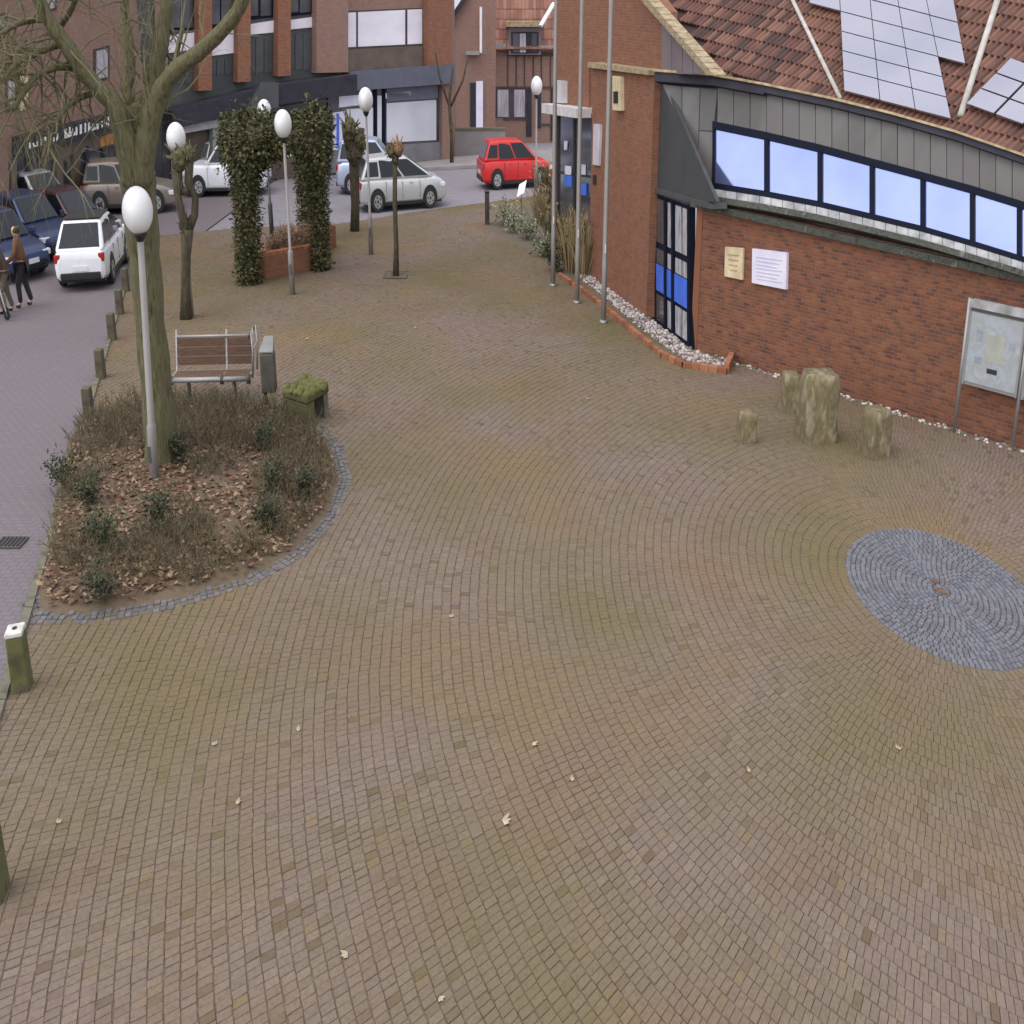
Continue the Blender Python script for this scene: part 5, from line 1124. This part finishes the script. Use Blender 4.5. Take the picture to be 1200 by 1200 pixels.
for u in (595, 605, 614.5, 625, 634.5, 645): pslab(FE, [(u - .8, 65), (u + .8, 65), (u + .8, 101), (u - .8, 101)], .03, .04).build('timber_post', DWOOD, he)
for v, u0, u1 in ((64.5, 594, 700), (102.5, 578, 700), (139.5, 590, 618), (146, 632, 650)): pslab(FE, [(u0, v - 1.2), (u1, v - 1.2), (u1, v + 1.2), (u0, v + 1.2)], .05, .06).build('timber_rail', DWOOD, he)
for u0, u1, v0, v1 in ((578, 597, 104, 138), (597.5, 616, 104, 138)):
    f_ = pslab(FE, [(u0, v0), (u1, v0), (u1, v1), (u0, v1)], .02, .06).build('window', DGLASS, he); pslab(FE, [(u0 + 5, v0 + 1), (u1 - 1, v0 + 1), (u1 - 1, v1 - 1), (u0 + 5, v1 - 1)], .035, .03).build('curtain', CURT, f_)
for u0, u1, v1 in ((616.5, 623, 160), (628, 634, 150), (645, 648, 165)): pslab(FE, [(u0, 104), (u1, 104), (u1, v1), (u0, v1)], .04, .06).build('door_panel', FASC, he)
kb = kind(MB().build('unused', CONC), 'structure') if False else None
m = MB(); a, b = G(478, 201), G(660, 192); m.slab([a, b, b + Vector((0, 4.5, 0)), a + Vector((-.3, 2.5, 0))], [q + Z3 * .11 for q in (a, b, b + Vector((0, 4.5, 0)), a + Vector((-.3, 2.5, 0)))]); kind(m.build('far_pavement', RENDER), 'structure')

# ---------------------------------------------------------------- pale leaves blown over the square
LEAFL = ['largest pale dry leaf lying alone at the middle of the near paving', 'pale leaf at mid square, level with the foot of the planting bed', 'pale leaf on the paving due below the lamp side end of the bed curve', 'pale leaf near the bottom edge, nearest below the largest leaf to its left',
 'pale leaf left of centre on the near paving, between two other small leaves', 'pale leaf closest to the bottom left corner bollard', 'pale leaf on the far paving between litter bin and stones', 'pale leaf on the paving in line with the smallest standing stone and the bin', 'pale leaf below the round sett field', 'small pale leaf just above and right of the largest leaf',
 'pale leaf lying closest to the bottom edge of the picture', 'pale leaf below the front curve of the planting bed, left of centre', 'pale leaf close to the right of the litter bin', 'pale leaf right above the largest leaf', 'pale leaf beside the grate of the thin sapling', 'pale leaf midway between the largest leaf and the round sett field']
PALEL = nmat('pale_dry_leaf', [(.30, .23, .14), (.46, .39, .28)], 6, .8, 0)
for i, (u, v, s) in enumerate(((588, 963, 1.5), (530, 725, .9), (347, 857, .9), (408, 1118, 1.1), (276, 942, .9), (67, 967, .8), (488, 385, 1), (690, 468, 1.1), (1052, 880, .8), (668, 915, .8), (515, 1170, .8), (252, 875, .8), (358, 398, 1.3), (624, 872, 1.0), (480, 322, 1), (880, 905, .8))):
    p = G(u, v); m = MB(); a = random.uniform(0, 6.28); l = .085 * s
    for k in (-.6, 0, .6): m.leaf((0, 0, .012), (math.cos(a + k), math.sin(a + k), .12 + .1 * abs(k)), l, l * .5, (0, 0, 1))
    o = m.build('fallen_leaf', PALEL, None, 0, True); o.location = (p.x, p.y, .006)
    tag(o, LEAFL[i], 'leaf', 'pale leaves on the square')
